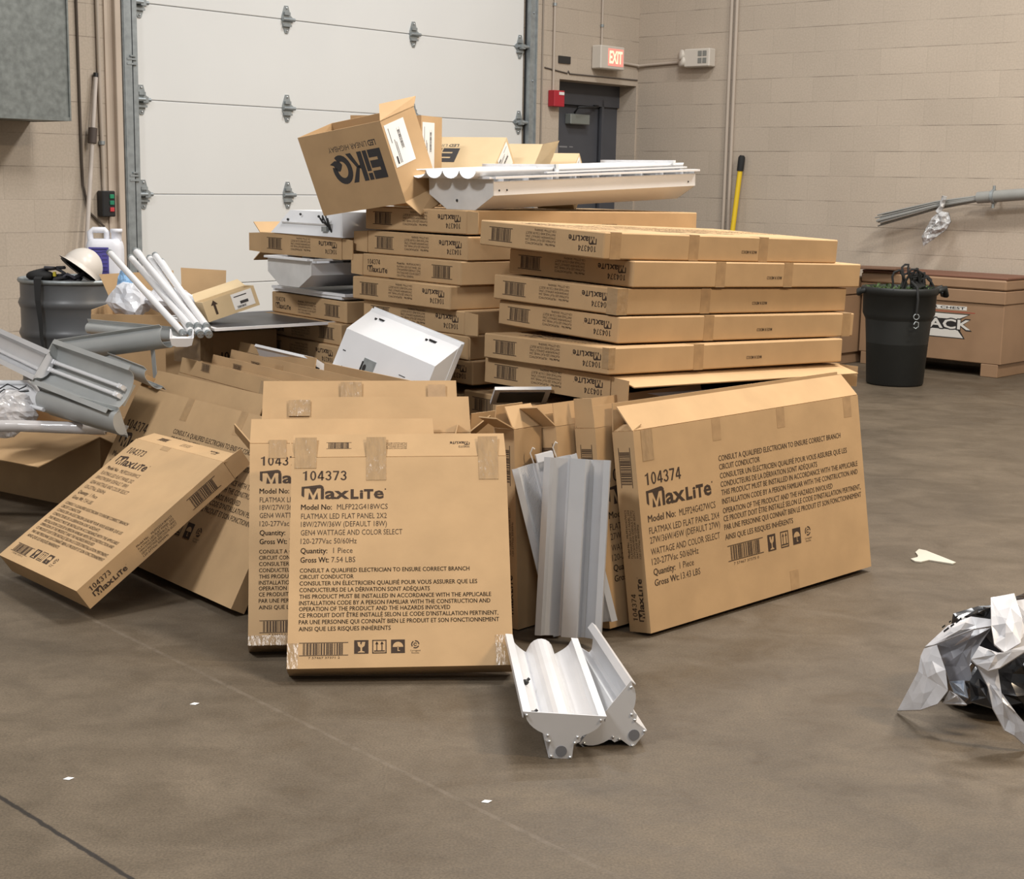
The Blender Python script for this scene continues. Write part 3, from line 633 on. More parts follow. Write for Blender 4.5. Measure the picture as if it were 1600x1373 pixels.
# what carries the stacks, hidden behind the leaning cartons
for k in range(7): carton('flat panel carton hidden at the foot of the stacks behind the leaning cartons', (.236 - .01 * (k % 2), 5.112, .0005 + k * .0935), (0, 0, 41 + (k % 3 - 1) * .6), group=GH)
for k in range(6): carton('flat panel carton hidden at the foot of the stacks behind the leaning cartons', (-.20, 5.612 + .006 * (k % 2), .0005 + k * .108), (0, 0, 41.5), group=GH)
for k in range(6): carton('flat panel carton hidden at the foot of the stacks behind the leaning cartons', (-.722, 6.175, .0005 + k * .104), (0, 0, NR), group=GH)

# leaning cartons: front row
T2 = .085
def ct(x0, x1, W=WB, T=T2, lo=.075, hi=.065):   # clear strip running over the top fold of the front panel
    return ('c', (x0, x1, W - lo, W, T, T + .0012), (x0, x1, W, W + hi, T - .001, T + .0012))
carton('square carton leaning in the very front, its printed face square to the camera', (-.6367, 4.1789, .0), (57.8, -.7, 4.47), kind='22', opened='y1', T=T2, group='square cartons leaning one behind another',
       flaps=[(('front', .0, WB, .078, -7), dict(bar=True)), (('back', 0, WB, .07, -20),), (('lo', .002, T2 - .002, .07, 10),)],
       tapes=[ct(.01, .075, lo=.035), ct(.225, .285), ct(.565, .625), ('c', (-.001, .03, 0, .075, T2, T2 + .001), (-.001, .0, 0, .075, .03, T2)), ('c', (WB - .05, WB + .001, .0, .09, T2, T2 + .001), (WB, WB + .001, 0, .09, .02, T2))])
carton('square carton half hidden behind the front one, taped corner and shiny foot', (-.791, 4.3935, .0), (58.67, 0, 7.89), kind='22', opened='y1', T=T2, group='square cartons leaning one behind another',
       flaps=[(('front', .0, .585, .085, -4),), (('lo', .002, T2 - .002, .085, 38),), (('hi', .002, T2 - .002, .08, 15),)],
       tapes=[('c', (.06, .115, WB - .05, WB, T2, T2 + .0012), (.06, .115, WB, WB + .012, T2 - .001, T2 + .0012)), ('c', (.0, .3, -.001, .0, .0, T2), (.0, .3, 0, .03, T2, T2 + .001))])
carton('third square carton back, only its raised flap with a dark slit showing', (-.7554, 4.53, .0), (62.2, -.5, 5.33), kind='22', opened='y1', T=T2, group='square cartons leaning one behind another',
       flaps=[(('front', .0, WB, .125, -2),), (('hi', .002, T2 - .002, .09, 50),)], tapes=[('c', (.06, .13, WB + .06, WB + .115, T2 - .001, T2 + .0012))])
carton('rearmost square carton, its raised flap taped in the middle', (-.80, 4.642, .0), (62.2, -.5, 5.33), kind='22', opened='y1', T=T2, group='square cartons leaning one behind another',
       flaps=[(('front', .0, WB, .165, -2),)], tapes=[('c', (.26, .33, WB + .1, WB + .16, T2 - .001, T2 + .0012)), [(.55, .61, WB + .09, WB + .15, T2 - .001, T2 + .001)]])
# left group
carton('long carton leaning on the left with its top edge open like a pocket', (-1.6864, 5.7559, .0), (62, -.2, -50.3), T=.055, opened='y1', group='long cartons leaning on the left',
       flaps=[(('lo', .002, .053, .05, -5),), (('back', .0, .86, .085, -2),), (('hi', .002, .053, .075, -20),)], tapes=[[(.42, .47, WB - .09, WB, .055, .0556)], [(.82, .87, WB - .09, WB, .055, .0556)]])
carton('small carton tipped low against the long open one at far left', (-1.772, 5.173, .030), (34.0, -1.22, -49.91), kind='22', T=.08, opened='y1',
       flaps=[(('front', .0, WB, .07, -22), dict(bar=True)), (('hi', .002, .078, .075, 4),)], tapes=[[(.22, .28, WB - .02, WB, .08, .0808)]])
for loc, rot, fl, lb, tp in (
    ((-1.384, 5.902, .0), (77, 0, -53.5), .060, 'first long carton behind the open pocket one, flap with a small barcode', [('c', (.70, .76, WB - .03, WB + .05, TB, TB + .001))]),
    ((-1.262, 5.898, 0), (77, 0, -53.5), .074, 'second long carton behind the open pocket one, torn flap edge', []),
    ((-1.208, 5.988, 0), (77, 0, -53.5), .085, 'third long carton behind the open pocket one, longest flap running right', [[(.40, .46, WB, WB + .07, TB - .001, TB + .001)]])):
    ln = {.060: 1.06, .074: 1.12}.get(fl, LL)
    c = carton(lb, loc, rot, opened='y1', group='long cartons leaning on the left', prints=False, length=ln, flaps=[(('front', .005, ln - .01, fl, 2),), (('lo', .003, TB - .003, .06, -20),), (('back', .01, ln - .01, .06, -6),)], tapes=tp)
    mb = MB(); f = lambda x, y: (x, WB + y, TB + .0032 + y * .035)
    barcode(mb, f, .20, .28, .03, .06); mb.build('flap_print', [M_CARD, M_INK], c)
c = carton('square carton standing behind the long ones, barcode on its raised flap', (-1.2, 6.14, 0), (77, 0, -53.5), kind='22', opened='y1', prints=False, flaps=[(('front', .0, WB, .10, 2),), (('hi', .002, TB - .002, .05, 30),)])
mb = MB(); f = lambda x, y: (x, WB + y, TB + .0032 + y * .035); barcode(mb, f, .09, .19, .03, .065); mb.build('flap_print', [M_CARD, M_INK], c)
c = carton('square carton gaping open right in front of the white troffer', (-.768, 5.60, 0), (77, 0, -52.5), kind='22', opened='y1', prints=False, flaps=[(('front', .0, WB, .085, 12),), (('back', .0, WB, .07, -4),), (('hi', .002, TB - .002, .06, 15),)])
mb = MB(); f = lambda x, y: (x, WB + y, TB + .0032 + y * .21); text(mb, lambda x, y: f(.36 - x, .06 - y), 'MADE IN MEXICO', 0, .085, .02, .011, .01, 0); mb.build('flap_print', [M_INK], c)
# right front
carton('long carton standing in front on the right, all its lettering readable', (.3934, 4.6778, .0), (81.05, -.28, 44.19), opened='y1',
       flaps=[(('front', .0, LL, .10, -38),), (('back', .0, LL, .09, -3),), (('lo', .002, TB - .002, .05, -70),)],
       tapes=[[(.395, .44, WB - .075, WB, TB, TB + .0006)], [(.757, .803, WB - .07, WB, TB, TB + .0006)], [(1.17, 1.22, WB - .075, WB, TB, TB + .0006)], ('c', (.035, .09, WB - .1, WB, TB, TB + .001)), [(.76, .81, 0, .07, TB, TB + .0006)]])

GC = 'cartons packed behind the long front one'
carton('carton leaning directly behind the readable long one, its left margin lettering showing', (.2649, 4.7275, .0), (82.4, -.3, 44.2), opened='y1', group=GC,
       flaps=[(('lo', .002, TB - .002, .095, 2),), (('front', .0, LL, .07, -3),), (('back', .0, LL, .045, -6),)])
carton('carton second behind the readable long one, side flap folded out dark', (.145, 4.735, .0), (81.5, -.1, 44.6), opened='y1', group=GC,
       flaps=[(('lo', .002, TB - .002, .10, 48),), (('front', .0, LL * .6, .075, -4),), (('back', .0, LL, .04, -6),)])
carton('carton third behind the readable long one, broad pale flap raised', (.05, 4.835, .0), (84.5, 0, 41.5), opened='y1', group=GC,
       flaps=[(('front', .0, .60, .055, -10),), (('lo', .002, TB - .002, .05, -25),)])
def short_carton(label, loc, rot, group, flaps, L=.5, H=WB):
    root = thing('cardboard_carton', label, 'box', loc, rot, group)
    mb = carton_body('plain', L, H, TB, 'y1'); end_print(mb, lambda a, u: (-EPS, a, TB - u), '104374', S24, TB, H)
    mb.build('body', [M_CARD, M_INK], root)
    for f in flaps: flap(root, L, H, TB, 'y1', *f[0], **(f[1] if len(f) > 1 else {}))
    return root
short_carton('shaded carton standing in the gap between square front carton and silver reflectors', (-.035, 4.72, .0), (87, 0, 47), GC,
       [(('lo', .002, TB - .002, .085, 62),), (('front', .0, .13, .08, -30),), (('back', .0, .13, .07, -5),)], L=.13)
short_carton('carton with torn pale flaps just behind the square front carton corner', (-.16, 4.93, .0), (84, 0, 44), GC,
       [(('lo', .002, TB - .002, .085, 20),), (('front', .0, .36, .09, 8),), (('back', .0, .36, .06, 25),)], L=.36, H=.57)

# ---------------------------------------------------------------- light fixtures
def P(*a): return Vector(a)
def arch(n=10): return [(-.038 * math.cos(math.pi * i / n), -.050 + .042 * math.sin(math.pi * i / n)) for i in range(n + 1)]
def curve(x0, z0, x1, z1, bulge, n=6):
    out = []
    for i in range(n + 1):
        t = i / n; out.append((x0 + (x1 - x0) * t, z0 + (z1 - z0) * (t ** bulge)))
    return out
SL = curve(-.088, -.004, -.042, -.052, .55)
SR = [(-x, z) for x, z in SL[::-1]]
def reflector(root, L, ridge, m=None, endplate=True, ribs=False, w=1.0):
    """trough: x across, y along, open towards +z"""
    m = m or M_ALU
    rim = MB(); rim.box(-.106, -.086, 0, L, -.003, .0); rim.box(-.106, -.1035, 0, L, -.016, -.003); rim.build('rim', m, root)
    rim = MB(); rim.box(.086, .106, 0, L, -.003, .0); rim.box(.1035, .106, 0, L, -.016, -.003); rim.build('rim', m, root)
    b = MB()
    if ridge == 'arch':
        b.sheet(SL + arch()[1:-1] + SR, 0, L, -.0015, 0, smooth=False)
    else:
        rl = SL
        if ribs:
            rl = []
            for i in range(33):
                t = i / 32; rl.append((-.088 + .052 * t, -.004 - .048 * t ** .55 + (.0016 if i % 2 else 0)))
        b.sheet(rl + [(-.030, -.052), (-.027, -.020), (-.024, -.016), (.024, -.016), (.027, -.020), (.030, -.052)] + SR, 0, L, -.0015, 0)
    b.build('reflector', m, root)
    if endplate:
        e = MB(); pts = [(-.106, .001)] + [(-.1 * math.cos(math.pi * i / 18), -.062 * math.sin(math.pi * i / 18)) for i in range(1, 9) if abs(.1 * math.cos(math.pi * i / 18)) > .036]
        pts += [(-.046, -.060), (-.046, -.070), (-.036, -.076), (-.030, -.080), (-.029, -.118), (.029, -.118), (.030, -.080), (.036, -.076), (.046, -.070), (.046, -.060)]
        pts += [(-x, z) for x, z in pts[1:-10][::-1]] + [(.106, .001)]
        e.prism(pts[::-1], -.003, 0, 0); e.build('end_plate', m, root)
        s_ = MB(); s_.disc((0, -.0032, -.098), .0145, 0, None, 22, .002); s_.build('cable_hole_cap', mat('dull_cap', (.16, .16, .17), .7), root)
        for x, z in ((-.096, -.008), (.092, -.010), (-.038, -.058), (.038, -.058), (-.032, -.074), (.032, -.074), (-.024, -.113), (.024, -.113)): MB().ball((x, -.004, z), .0042, 0, None, 8).build('screw', M_CHROME, root)
        f = MB(); f.box(-.03, .03, 0, L, -.118, -.054); f.build('driver_channel', m, root)
    return root
GR_ = 'silver linear reflectors in the foreground'
g = thing('reflector_trough', 'silver reflector trough lying level on the floor, open side up, two black knobs inside', 'light fixture', (.145, 3.585, .118), (1.5, 4.2, 4.75), GR_)
reflector(g, .60, 'arch')
for y in (.045, .27):
    k = MB(); k.ball((-.074, y, -.022), .010, 0, None, 8, (1, 1, .8)); k.tube([(-.074, y, -.022), (-.064, y + .004, -.012)], .004); k.build('knob', M_DARK, g)
g = thing('reflector_trough', 'silver reflector trough rolled on its side on the floor beside the level one', 'light fixture', (.252, 3.678, .0905), (-4, -51.1, 9.9), GR_)
reflector(g, .60, 'flat')
g = thing('reflector_trough', 'silver reflector standing upright in front, smooth panels catching light', 'light fixture', (.181, 4.50, .022), (80, 0, 0), GR_)
reflector(g, .56, 'flat', M_ALUD, endplate=False); place(g, (.184, 4.50, .03), (.96, -.28, .02), (.115, .17, .98))
g = thing('reflector_trough', 'silver ribbed reflector standing crosswise behind the smooth upright one', 'light fixture', (.234, 4.60, .035), (80, 0, 0), GR_)
reflector(g, .55, 'flat', endplate=False, ribs=True)
place(g, (.245, 4.60, .03), (.95, .12, .24), (-.22, .12, .97))
k = MB(); k.box(-.02, .035, .52, .575, -.062, -.016); k.build('connector_block', M_WHITE, g)
for x in (-.03, .045): MB().tube([(x, .55, -.04), (x - .004, .585, -.035), (x + .008, .60, -.03), (x + .012, .594, -.024)], .0022).build('wire_hook', M_CREAM, g)

# white troffers (hat shaped housings); x along the length, profile in (y, z)
def troffer(root, L, prof, marks=(), plate=None, m=None):
    """prof: closed yz outline extruded along x"""
    Mx = Matrix(((0, 1, 0, 0), (1, 0, 0, 0), (0, 0, 1, 0), (0, 0, 0, 1)))
    b = MB(); b.prism(prof, 0, L, 0, Mx); b.build('housing', m or M_WHITE, root)
    if marks:
        for q in marks: MB().box(*q).build('slot', M_DARK, root)
    if plate:
        k = MB(); k.box(*plate); k.disc(((plate[0] + plate[1]) / 2 - .012, plate[2] - .0002, (plate[4] + plate[5]) / 2), .009, 1, None, 14, .0015); k.build('knockout_plate', [M_GALV, M_DARK], root)
    return root
HAT = [(0, 0), (0, -.012), (.014, -.016), (.11, -.088), (.36, -.088), (.446, -.016), (.46, -.012), (.46, 0)]
def lip(L, y): return (.01, L - .01, y - .004, y, -.006, .0)
t = thing('white_troffer', 'white ceiling light housing stuck upright among the cartons, knockout plate on its back', 'light fixture')
place(t, (-.548, 5.872, .9265), (.61, -.77, -.14), (-.276, -.216, -.94))
mk = [(.10, .13, .026, .032, -.034, -.026), (.44, .48, .026, .034, -.034, -.026), (.075, .085, .03, .038, -.036, -.03), (.42, .43, .03, .038, -.036, -.03), (.03, .05, .19, .194, -.0888, -.087), (.06, .064, .25, .27, -.0888, -.087), (.09, .1, .25, .254, -.0888, -.087), (.42, .46, .19, .193, -.0888, -.087), (.53, .55, .23, .232, -.0888, -.087), (.28, .285, .235, .243, -.0888, -.087)]
troffer(t, .6, HAT, mk)
k = MB(); k.box(.185, .265, .185, .245, -.0905, -.0878); k.add([(.205 + .011 * math.cos(a * .449), .222 + .014 * math.sin(a * .449), -.0912) for a in range(14)], [list(range(14))], 1); k.box(.18, .19, .20, .245, -.0915, -.088, 1); k.build('knockout_plate', [M_GALV, M_DARK], t)
k = MB(); k.box(.0, .6, -.008, .0, -.004, .0); k.box(.598, .602, .02, .44, -.02, .0); k.build('flange', M_WHITE, t)
t = thing('white_troffer', 'white ceiling light housing lying low behind the leaning cartons at the left rear stack', 'light fixture')
place(t, (-1.04, 6.01, .765), (.66, -.75, -.03), (.55, .5, -.45))
troffer(t, .42, [(y, z * .9) for y, z in HAT], [(.36, .375, .03, .04, -.036, -.026), (.40, .43, .03, .04, -.036, -.026)])
# top of left rear stack: housing lying back up
t = thing('white_troffer', 'white ceiling light housing with wires lying back up on the left rear stack', 'light fixture')
place(t, (-1.08, 6.66, 1.187), (.62, -.785, 0), (.785, .62, 0))
b = MB(); b.add([(0, 0, 0), (.6, 0, 0), (.6, .5, 0), (0, .5, 0), (.07, .06, .10), (.50, .06, .10), (.50, .44, .10), (.07, .44, .10)], [(0, 3, 2, 1), (4, 5, 6, 7), (0, 1, 5, 4), (1, 2, 6, 5), (2, 3, 7, 6), (3, 0, 4, 7)]); b.build('housing', M_WHITE, t)
b = MB(); b.box(.06, .46, .022, .03, .044, .050); b.build('cover_seam', M_WGREY, t)
b = MB()
for i in range(4): b.tube([(.40 + .02 * i, .025 - .01 * (i % 2), .055), (.42 + .02 * i, .0, .075 + .01 * (i % 3)), (.45 + .015 * i, .01, .05 - .01 * i), (.44, .03, .045)], .0035)
for q in ((.10, .03, .06), (.2, .035, .085), (.36, .03, .08)): b.ball(q, .006)
b.build('wires', M_DARK, t)
b = MB(); b.box(.43, .47, .0, .03, .02, .04); b.build('junction_tab', M_GALV, t)

# parabolic troffers: hexagonal end, louvre cells on top; y across (W), z up
def parabolic(root, L, W, H, mB=None):
    prof = [(W * .28, 0), (W * .72, 0), (W, H * .48), (W, H), (0, H), (0, H * .48)]
    Mx = Matrix(((0, 1, 0, 0), (1, 0, 0, 0), (0, 0, 1, 0), (0, 0, 0, 1)))
    b = MB(); b.prism(prof[:3] + [(W, H - .01), (W - .012, H - .01), (W - .012, H * .5), (W * .7, .012), (W * .3, .012), (.012, H * .5), (.012, H - .01), (0, H - .01), (0, H * .48)], .002, L - .002, 0, Mx); b.build('housing', M_WHITE, root)
    for x in (0, L - .003):
        e = MB(); e.prism(prof, x, x + .003, 0, Mx); e.build('end_cap', M_WGREY, root)
    f = MB(); f.box(-.006, L + .006, -.02, .004, H, H + .008); f.box(-.006, L + .006, W - .004, W + .02, H, H + .008); f.box(-.02, .004, 0, W, H, H + .008); f.box(L - .004, L + .02, 0, W, H, H + .008); f.build('flange', M_WHITE, root)
    b = MB()
    for i in range(9):
        x = L * (i + .5) / 9; b.box(x - .002, x + .002, .015, W - .015, H * .55, H)
    for j in (1, 2): b.box(.02, L - .02, W * j / 3 - .004, W * j / 3 + .004, H * .4, H)
    b.build('louver_blades', M_WHITE, root); return root
t = thing('parabolic_troffer', 'long white light housing lying across the top of the stacks behind the lid-down carton', 'light fixture', (-.0838, 5.6615, 1.318), (0, -2.32, 44.83))
parabolic(t, 1.2, .36, .118)
for x in (.03, .07, 1.15): MB().ball((x, -.001, .075), .004, 0, None, 6).build('screw', M_DARK, t)
MB().ball((-.001, .2, .035), .006, 0, None, 6).build('screw', M_DARK, t)
t = thing('scalloped_louver', 'loose white scalloped reflector insert resting on top of the long white housing', 'light fixture', (-.15, 5.645, 1.434), (0, -2.4, 45.5))
b = MB(); ln = []
for j in range(4):
    for i in range(9 if j == 3 else 8):
        a = math.pi * i / 8; ln.append((.0 + .0925 * j + .04625 - .04625 * math.cos(a), -.033 * math.sin(a) + .033))
Mx = Matrix(((0, 1, 0, 0), (1, 0, 0, 0), (0, 0, 1, 0), (0, 0, 0, 1)))
b.sheet([(y, z) for y, z in ln], 0, 1.235, .002, 0, Mx, True); b.build('scalloped_sheet', M_WHITE, t)
b = MB(); b.box(.42, .435, -.012, .40, .03, .045); b.box(.42, .435, -.014, -.004, -.01, .045); b.build('cross_strap', M_WHITE, t)
MB().box(1.15, 1.165, -.012, .40, .03, .045).build('cross_strap', M_WHITE, t)
b = MB(); b.box(.36, 1.23, -.022, -.006, .012, .018); b.box(.0, 1.235, .355, .375, .03, .034); b.build('edge_strip', M_WHITE, t)
t = thing('parabolic_troffer', 'white light housing with open louvers sandwiched upside-down style in the left rear stack', 'light fixture', (-.845, 6.245, .972), (0, 0, 41))
parabolic(t, .6, .34, .115)
for z, lb in ((.9335, 'upper thin flat light panel sticking out of the left rear stack'), (.945, 'lower')):
    pass
def flat_panel(label, loc, rot, L=1.2, W=.6, group=None):
    t = thing('flat_light_panel', label, 'light panel', loc, rot, group)
    b = MB(); b.box(0, L, 0, .018, 0, .011); b.box(0, L, W - .018, W, 0, .011); b.box(0, .018, .018, W - .018, 0, .011); b.box(L - .018, L, .018, W - .018, 0, .011); b.build('frame', M_WHITE, t)
    b = MB(); b.box(.018, L - .018, .018, W - .018, .003, .009); b.build('back_plate', mat('panel_back', (.05, .05, .055), .4), t); return t
flat_panel('upper one of two thin flat panels under the louvered housing, left rear stack', (-.70, 6.19, .9445), (0, 0, 39))
flat_panel('lower one of two thin flat panels under the louvered housing, left rear stack', (-.715, 6.21, .9315), (0, 0, 37))
flat_panel('flat light panel sagging out of the gaping right stack carton', (.41, 5.035, .715), (2, 2.4, 41.5), 1.18, .58)
flat_panel('flat light panel lying on the taped carton between silver troughs and left rear stack', (-1.20, 5.99, .815), (0, -1, 32), .62, .6)
t = thing('louver_grid', 'small white slotted grid frame lying in the gap left of the right stack', 'light fixture'); place(t, (-.062, 5.152, .715), (.985, .17, .0), (-.07, .45, -.30))
b = MB(); b.box(0, .2, 0, .022, 0, .012); b.box(0, .2, .1, .12, 0, .012); b.box(0, .02, .02, .1, 0, .012); b.box(.18, .2, .02, .1, 0, .012); b.box(.07, .075, .02, .1, 0, .01); b.box(.02, .18, .045, .08, .002, .006); b.build('frame', M_WHITE, t)
b = MB(); b.box(.02, .18, .02, .1, -.003, .001); b.build('backing', M_DARK, t)

# ---------------------------------------------------------------- leaf logo cartons on top
M_EINK = mat('dark_print', (.035, .032, .033), .7)
def leaf_logo(mb, fm, x0, y0, w, h):
    """E i K and an O made of a leaf, plus the line under it"""
    u = w / 100.0; v = h / 60.0
    r = lambda a, b_, c, d: rect(mb, fm, x0 + a * u, x0 + b_ * u, y0 + c * v, y0 + d * v)
    r(0, 9, 0, 60)
    for c, d in ((0, 16), (22, 37), (43, 60)): r(9, 25, c, d)
    r(27, 35, 0, 42); r(27, 35, 46, 60)
    poly(mb, fm, [(x0 + a * u, y0 + b_ * v) for a, b_ in ((37, 0), (46, 0), (46, 60), (37, 60))])
    poly(mb, fm, [(x0 + a * u, y0 + b_ * v) for a, b_ in ((46, 26), (58, 60), (68, 60), (54, 30), (68, 0), (58, 0), (46, 34))])
    cx, cy = x0 + 82 * u, y0 + 30 * v
    for k in range(24):
        a0, a1 = k * 15, k * 15 + 15
        if 300 <= a0 < 345: continue
        o = [(cx + 19 * u * math.cos(R(a)), cy + 30 * v * math.sin(R(a))) for a in (a0, a1)]
        i_ = [(cx + 10 * u * math.cos(R(a)), cy + 17 * v * math.sin(R(a))) for a in (a1, a0)]
        poly(mb, fm, o + i_)
    poly(mb, fm, [(x0 + a * u, y0 + b_ * v) for a, b_ in ((80, 20), (84, 12), (93, 10), (104, 16), (97, 20), (95, 30), (88, 33), (84, 28))])
    text(mb, fm, 'LED', x0 + 4 * u, x0 + 19 * u, y0 - 18 * v, 11 * v, .02); text(mb, fm, 'LINEAR HIGHBAY', x0 + 22 * u, x0 + 98 * u, y0 - 18 * v, 11 * v, -.008)
def logo_carton(label, w, h, d, m, lab=True, logo=True, lx=.90, group='leaf logo cartons on the stacks'):
    t = thing('cardboard_carton', label, 'box', group=group)
    b = MB(); q = WT
    b.box(0, w, 0, h, d - q, d); b.box(0, w, 0, h, 0, q); b.box(0, q, 0, h, q, d - q); b.box(w - q, w, 0, h, q, d - q); b.box(q, w - q, 0, q, q, d - q)
    if logo: leaf_logo(b, lambda x, y: (w * lx - x, h * .70 - y, d + EPS), 0, 0, w * .60, h * .36)
    b.build('body', [m, M_EINK], t)
    if lab:
        b = MB(); x0 = w + .0012; b.box(w, x0, h * .42, h * .93, d * .38, d * .95)
        f = lambda a, c: (x0 + .0004, h * .93 - a, d * .95 - (d * .57 - c) if False else d * .38 + c)
        fm = lambda a, c: (x0 + .0004, h * .44 + a, d * .93 - c)
        s_ = h / .34
        for i, (a0, a1, c, hh) in enumerate(((.004, .035, .012, .010), (.004, .10, .030, .003), (.004, .09, .038, .003), (.09, .15, .012, .003))): rect(b, fm, a0 * s_, a1 * s_, c * s_, (c + hh) * s_)
        barcode(b, fm, .05 * s_, .14 * s_, .062 * s_, .078 * s_)
        b.build('shipping_label', [M_LABEL, M_EINK], t)
    return t
w_, h_, d_ = .449, .325, .210
t = logo_carton('tilted brown carton printed with an upside-down leaf logo, flaps open', w_, h_, d_, M_CARD)
place(t, (-.66, 6.27, 1.342), (.782, -.608, .139), (-.297, -.166, .94))
def logo_flap(t, hx, hy, pts, m):
    b = MB(); b.add(pts + [(x - .004 * hx, y - .004 * hy, z) for x, y, z in pts], [(0, 1, 2, 3), (7, 6, 5, 4), (0, 4, 5, 1), (1, 5, 6, 2), (2, 6, 7, 3), (3, 7, 4, 0)]); b.build('flap', m, t)
logo_flap(t, 0, 1, [(w_, h_, d_), (w_, h_, .0), (w_ - .01, h_ + .03, -.04), (w_ - .06, h_ + .05, .12)], M_CARD)
logo_flap(t, 0, -1, [(w_, 0, d_), (w_, 0, 0), (w_ + .03, -.06, .0), (w_ + .045, -.058, d_ - .01)], M_CARD)
t = logo_carton('upright brown carton with a white label behind the tilted leaf logo one', .32, .36, .20, M_CARD, logo=False)
place(t, (-.61, 6.44, 1.322), (.93, -.37, 0), (0, 0, 1))
t = logo_carton('pale carton tipped on its edge, white label facing out, right of the upright one', .50, .24, .20, M_CARDP, lx=.62)
place(t, (-.525, 6.58, 1.300), (.93, -.37, .0), (.274, .688, .678))
t = logo_carton('pale open carton with one flap sticking up behind the long white housing', .30, .20, .18, M_CARDP, lab=False, logo=False)
place(t, (-.178, 6.66, 1.320), (.93, -.37, .0), (.274, .688, .678))
logo_flap(t, 0, 1, [(.30, .20, .18), (.30, .0, .18), (.38, .0, .20), (.38, .20, .20)], M_CARDP)
t = logo_carton('rightmost pale carton peeking over the long white housing', .17, .20, .16, M_CARDP, logo=False)
place(t, (.10, 6.70, 1.300), (.93, -.37, .0), (.274, .688, .678))

# ---------------------------------------------------------------- heap on the left
M_TUBE = mat('frosted_tube', (.72, .71, .71), .3)
# main trough with two tubes still in it
def trough2(label, o, ex, ey, L=.6, w=.18, m=None, tubes=0, plate0=True, plate1=False, depth=.075):
    m = m or M_GREY
    t = thing('trough_light', label, 'light fixture', group='grey trough lights heaped on the left'); place(t, o, ex, ey)
    h = w / 2; b = MB()
    for s in (-1, 1): b.box(s * h - .010 - .004 * s, s * h + .010 - .004 * s, 0, L, -.002, .0)
    b.build('rims', m, t)
    prof = [(-h + .012, 0)] + [(-(h - .012) * math.cos(math.pi * i / 14), -depth * math.sin(math.pi * i / 14) ** .7) for i in range(1, 14)] + [(h - .012, 0)]
    b = MB(); b.sheet(prof, 0, L, -.0015, 0, None, True); b.build('reflector', m, t)
    for y, on in ((0, plate0), (L - .002, plate1)):
        if on:
            e = MB(); e.prism([(-h, .002)] + prof[1:-1] + [(h, .002)], y, y + .002, 0); e.build('end_plate', m, t)
    for i in range(tubes):
        x = -.016 + .034 * i
        k = MB(); k.tube([(x, .05, -.030), (x, L - .03, -.030)], .008, n=10); tb = k.build('tube', M_TUBE, t)
        for y in (.045, L - .035):
            q = MB(); q.tube([(x, y, -.030), (x, y + .012, -.030)], .0095, n=10); q.box(x - .009, x + .009, y - .012, y + .002, -.058, -.018); q.build('lamp_holder', M_WHITE, tb)
    if tubes:
        k = MB(); k.box(-.045, .045, .03, L - .01, -.066, -.052); k.build('ballast_cover', m, t)
    return t
trough2('grey trough light with two tubes in it, open side facing the camera, at far left', (-1.901, 6.009, .680), (-.411, -.304, -.86), (.694, -.716, -.079), .6, .19, None, 2, True, False, .052)
trough2('long trough light with bright edges running out of the frame at upper far left', (-1.898, 5.98, .667), (.456, .282, .844), (-.596, .801, .054), .95, .125, M_ALU, 1, True, True, .045)
trough2('upper grey trough light heaped in front of the clear plastic bags', (-1.855, 6.545, .765), (-.20, -.30, .93), (.80, -.58, .117), .60, .07, None, 0, False, False, .03)
trough2('grey trough light with rounded end below the upper one on the heap', (-1.885, 6.267, .702), (-.482, -.596, .643), (.848, -.503, .17), .60, .115, None, 0, False, False, .055)
trough2('dark undersided trough light beneath the one with two tubes', (-1.89, 5.99, .523), (-.201, -.233, .952), (.708, -.706, -.023), .6, .115, None, 0, True, True, .04)
trough2('grey trough light lying behind the one with two tubes, its back outwards', (-1.70, 6.23, .665), (-.548, -.395, .738), (.561, -.828, -.026), .55, .12, None, 0, False, False, .03)
t = thing('loose_end_plate', 'loose metal end plate sticking up out of the heap of grey troughs', 'metal plate'); place(t, (-1.455, 6.02, .615), (.5, -.85, .1), (-.08, .05, 1))
MB().box(0, .05, 0, .135, 0, .003).build('plate', M_GREY, t)
# white frame with wires, plastic, sleeve
t = thing('white_lens_frame', 'white frame with loose dark wires under the crumpled clear plastic at far left', 'frame')
o = P(-2.16, 6.18, .545); t.location = o
b = MB(); b.tube([(-.25, .05, .01), (.139, .012, .02), (.183, -.04, .008), (.297, -.25, -.048)], .011, n=6); b.tube([(-.25, -.02, -.05), (.10, -.10, -.04), (.285, -.26, -.05)], .009, n=6); b.build('frame', M_WHITE, t)
b = MB(); b.add([(-.25, .05, 0), (.139, .012, .01), (.183, -.04, 0), (.285, -.255, -.05), (.08, -.12, -.06), (-.25, -.04, -.06)], [(0, 1, 2, 3, 4, 5), (5, 4, 3, 2, 1, 0)]); b.build('lens_sheet', M_WHITE, t)
b = MB(); b.tube([(.02, -.03, -.01), (.07, -.04, .02), (.12, -.05, .0), (.15, -.05, .015)], .003, n=5); b.tube([(.03, -.04, -.02), (.06, -.06, .0), (.10, -.06, -.012), (.16, -.05, -.005)], .003, n=5); b.build('wires', M_DARK, t)

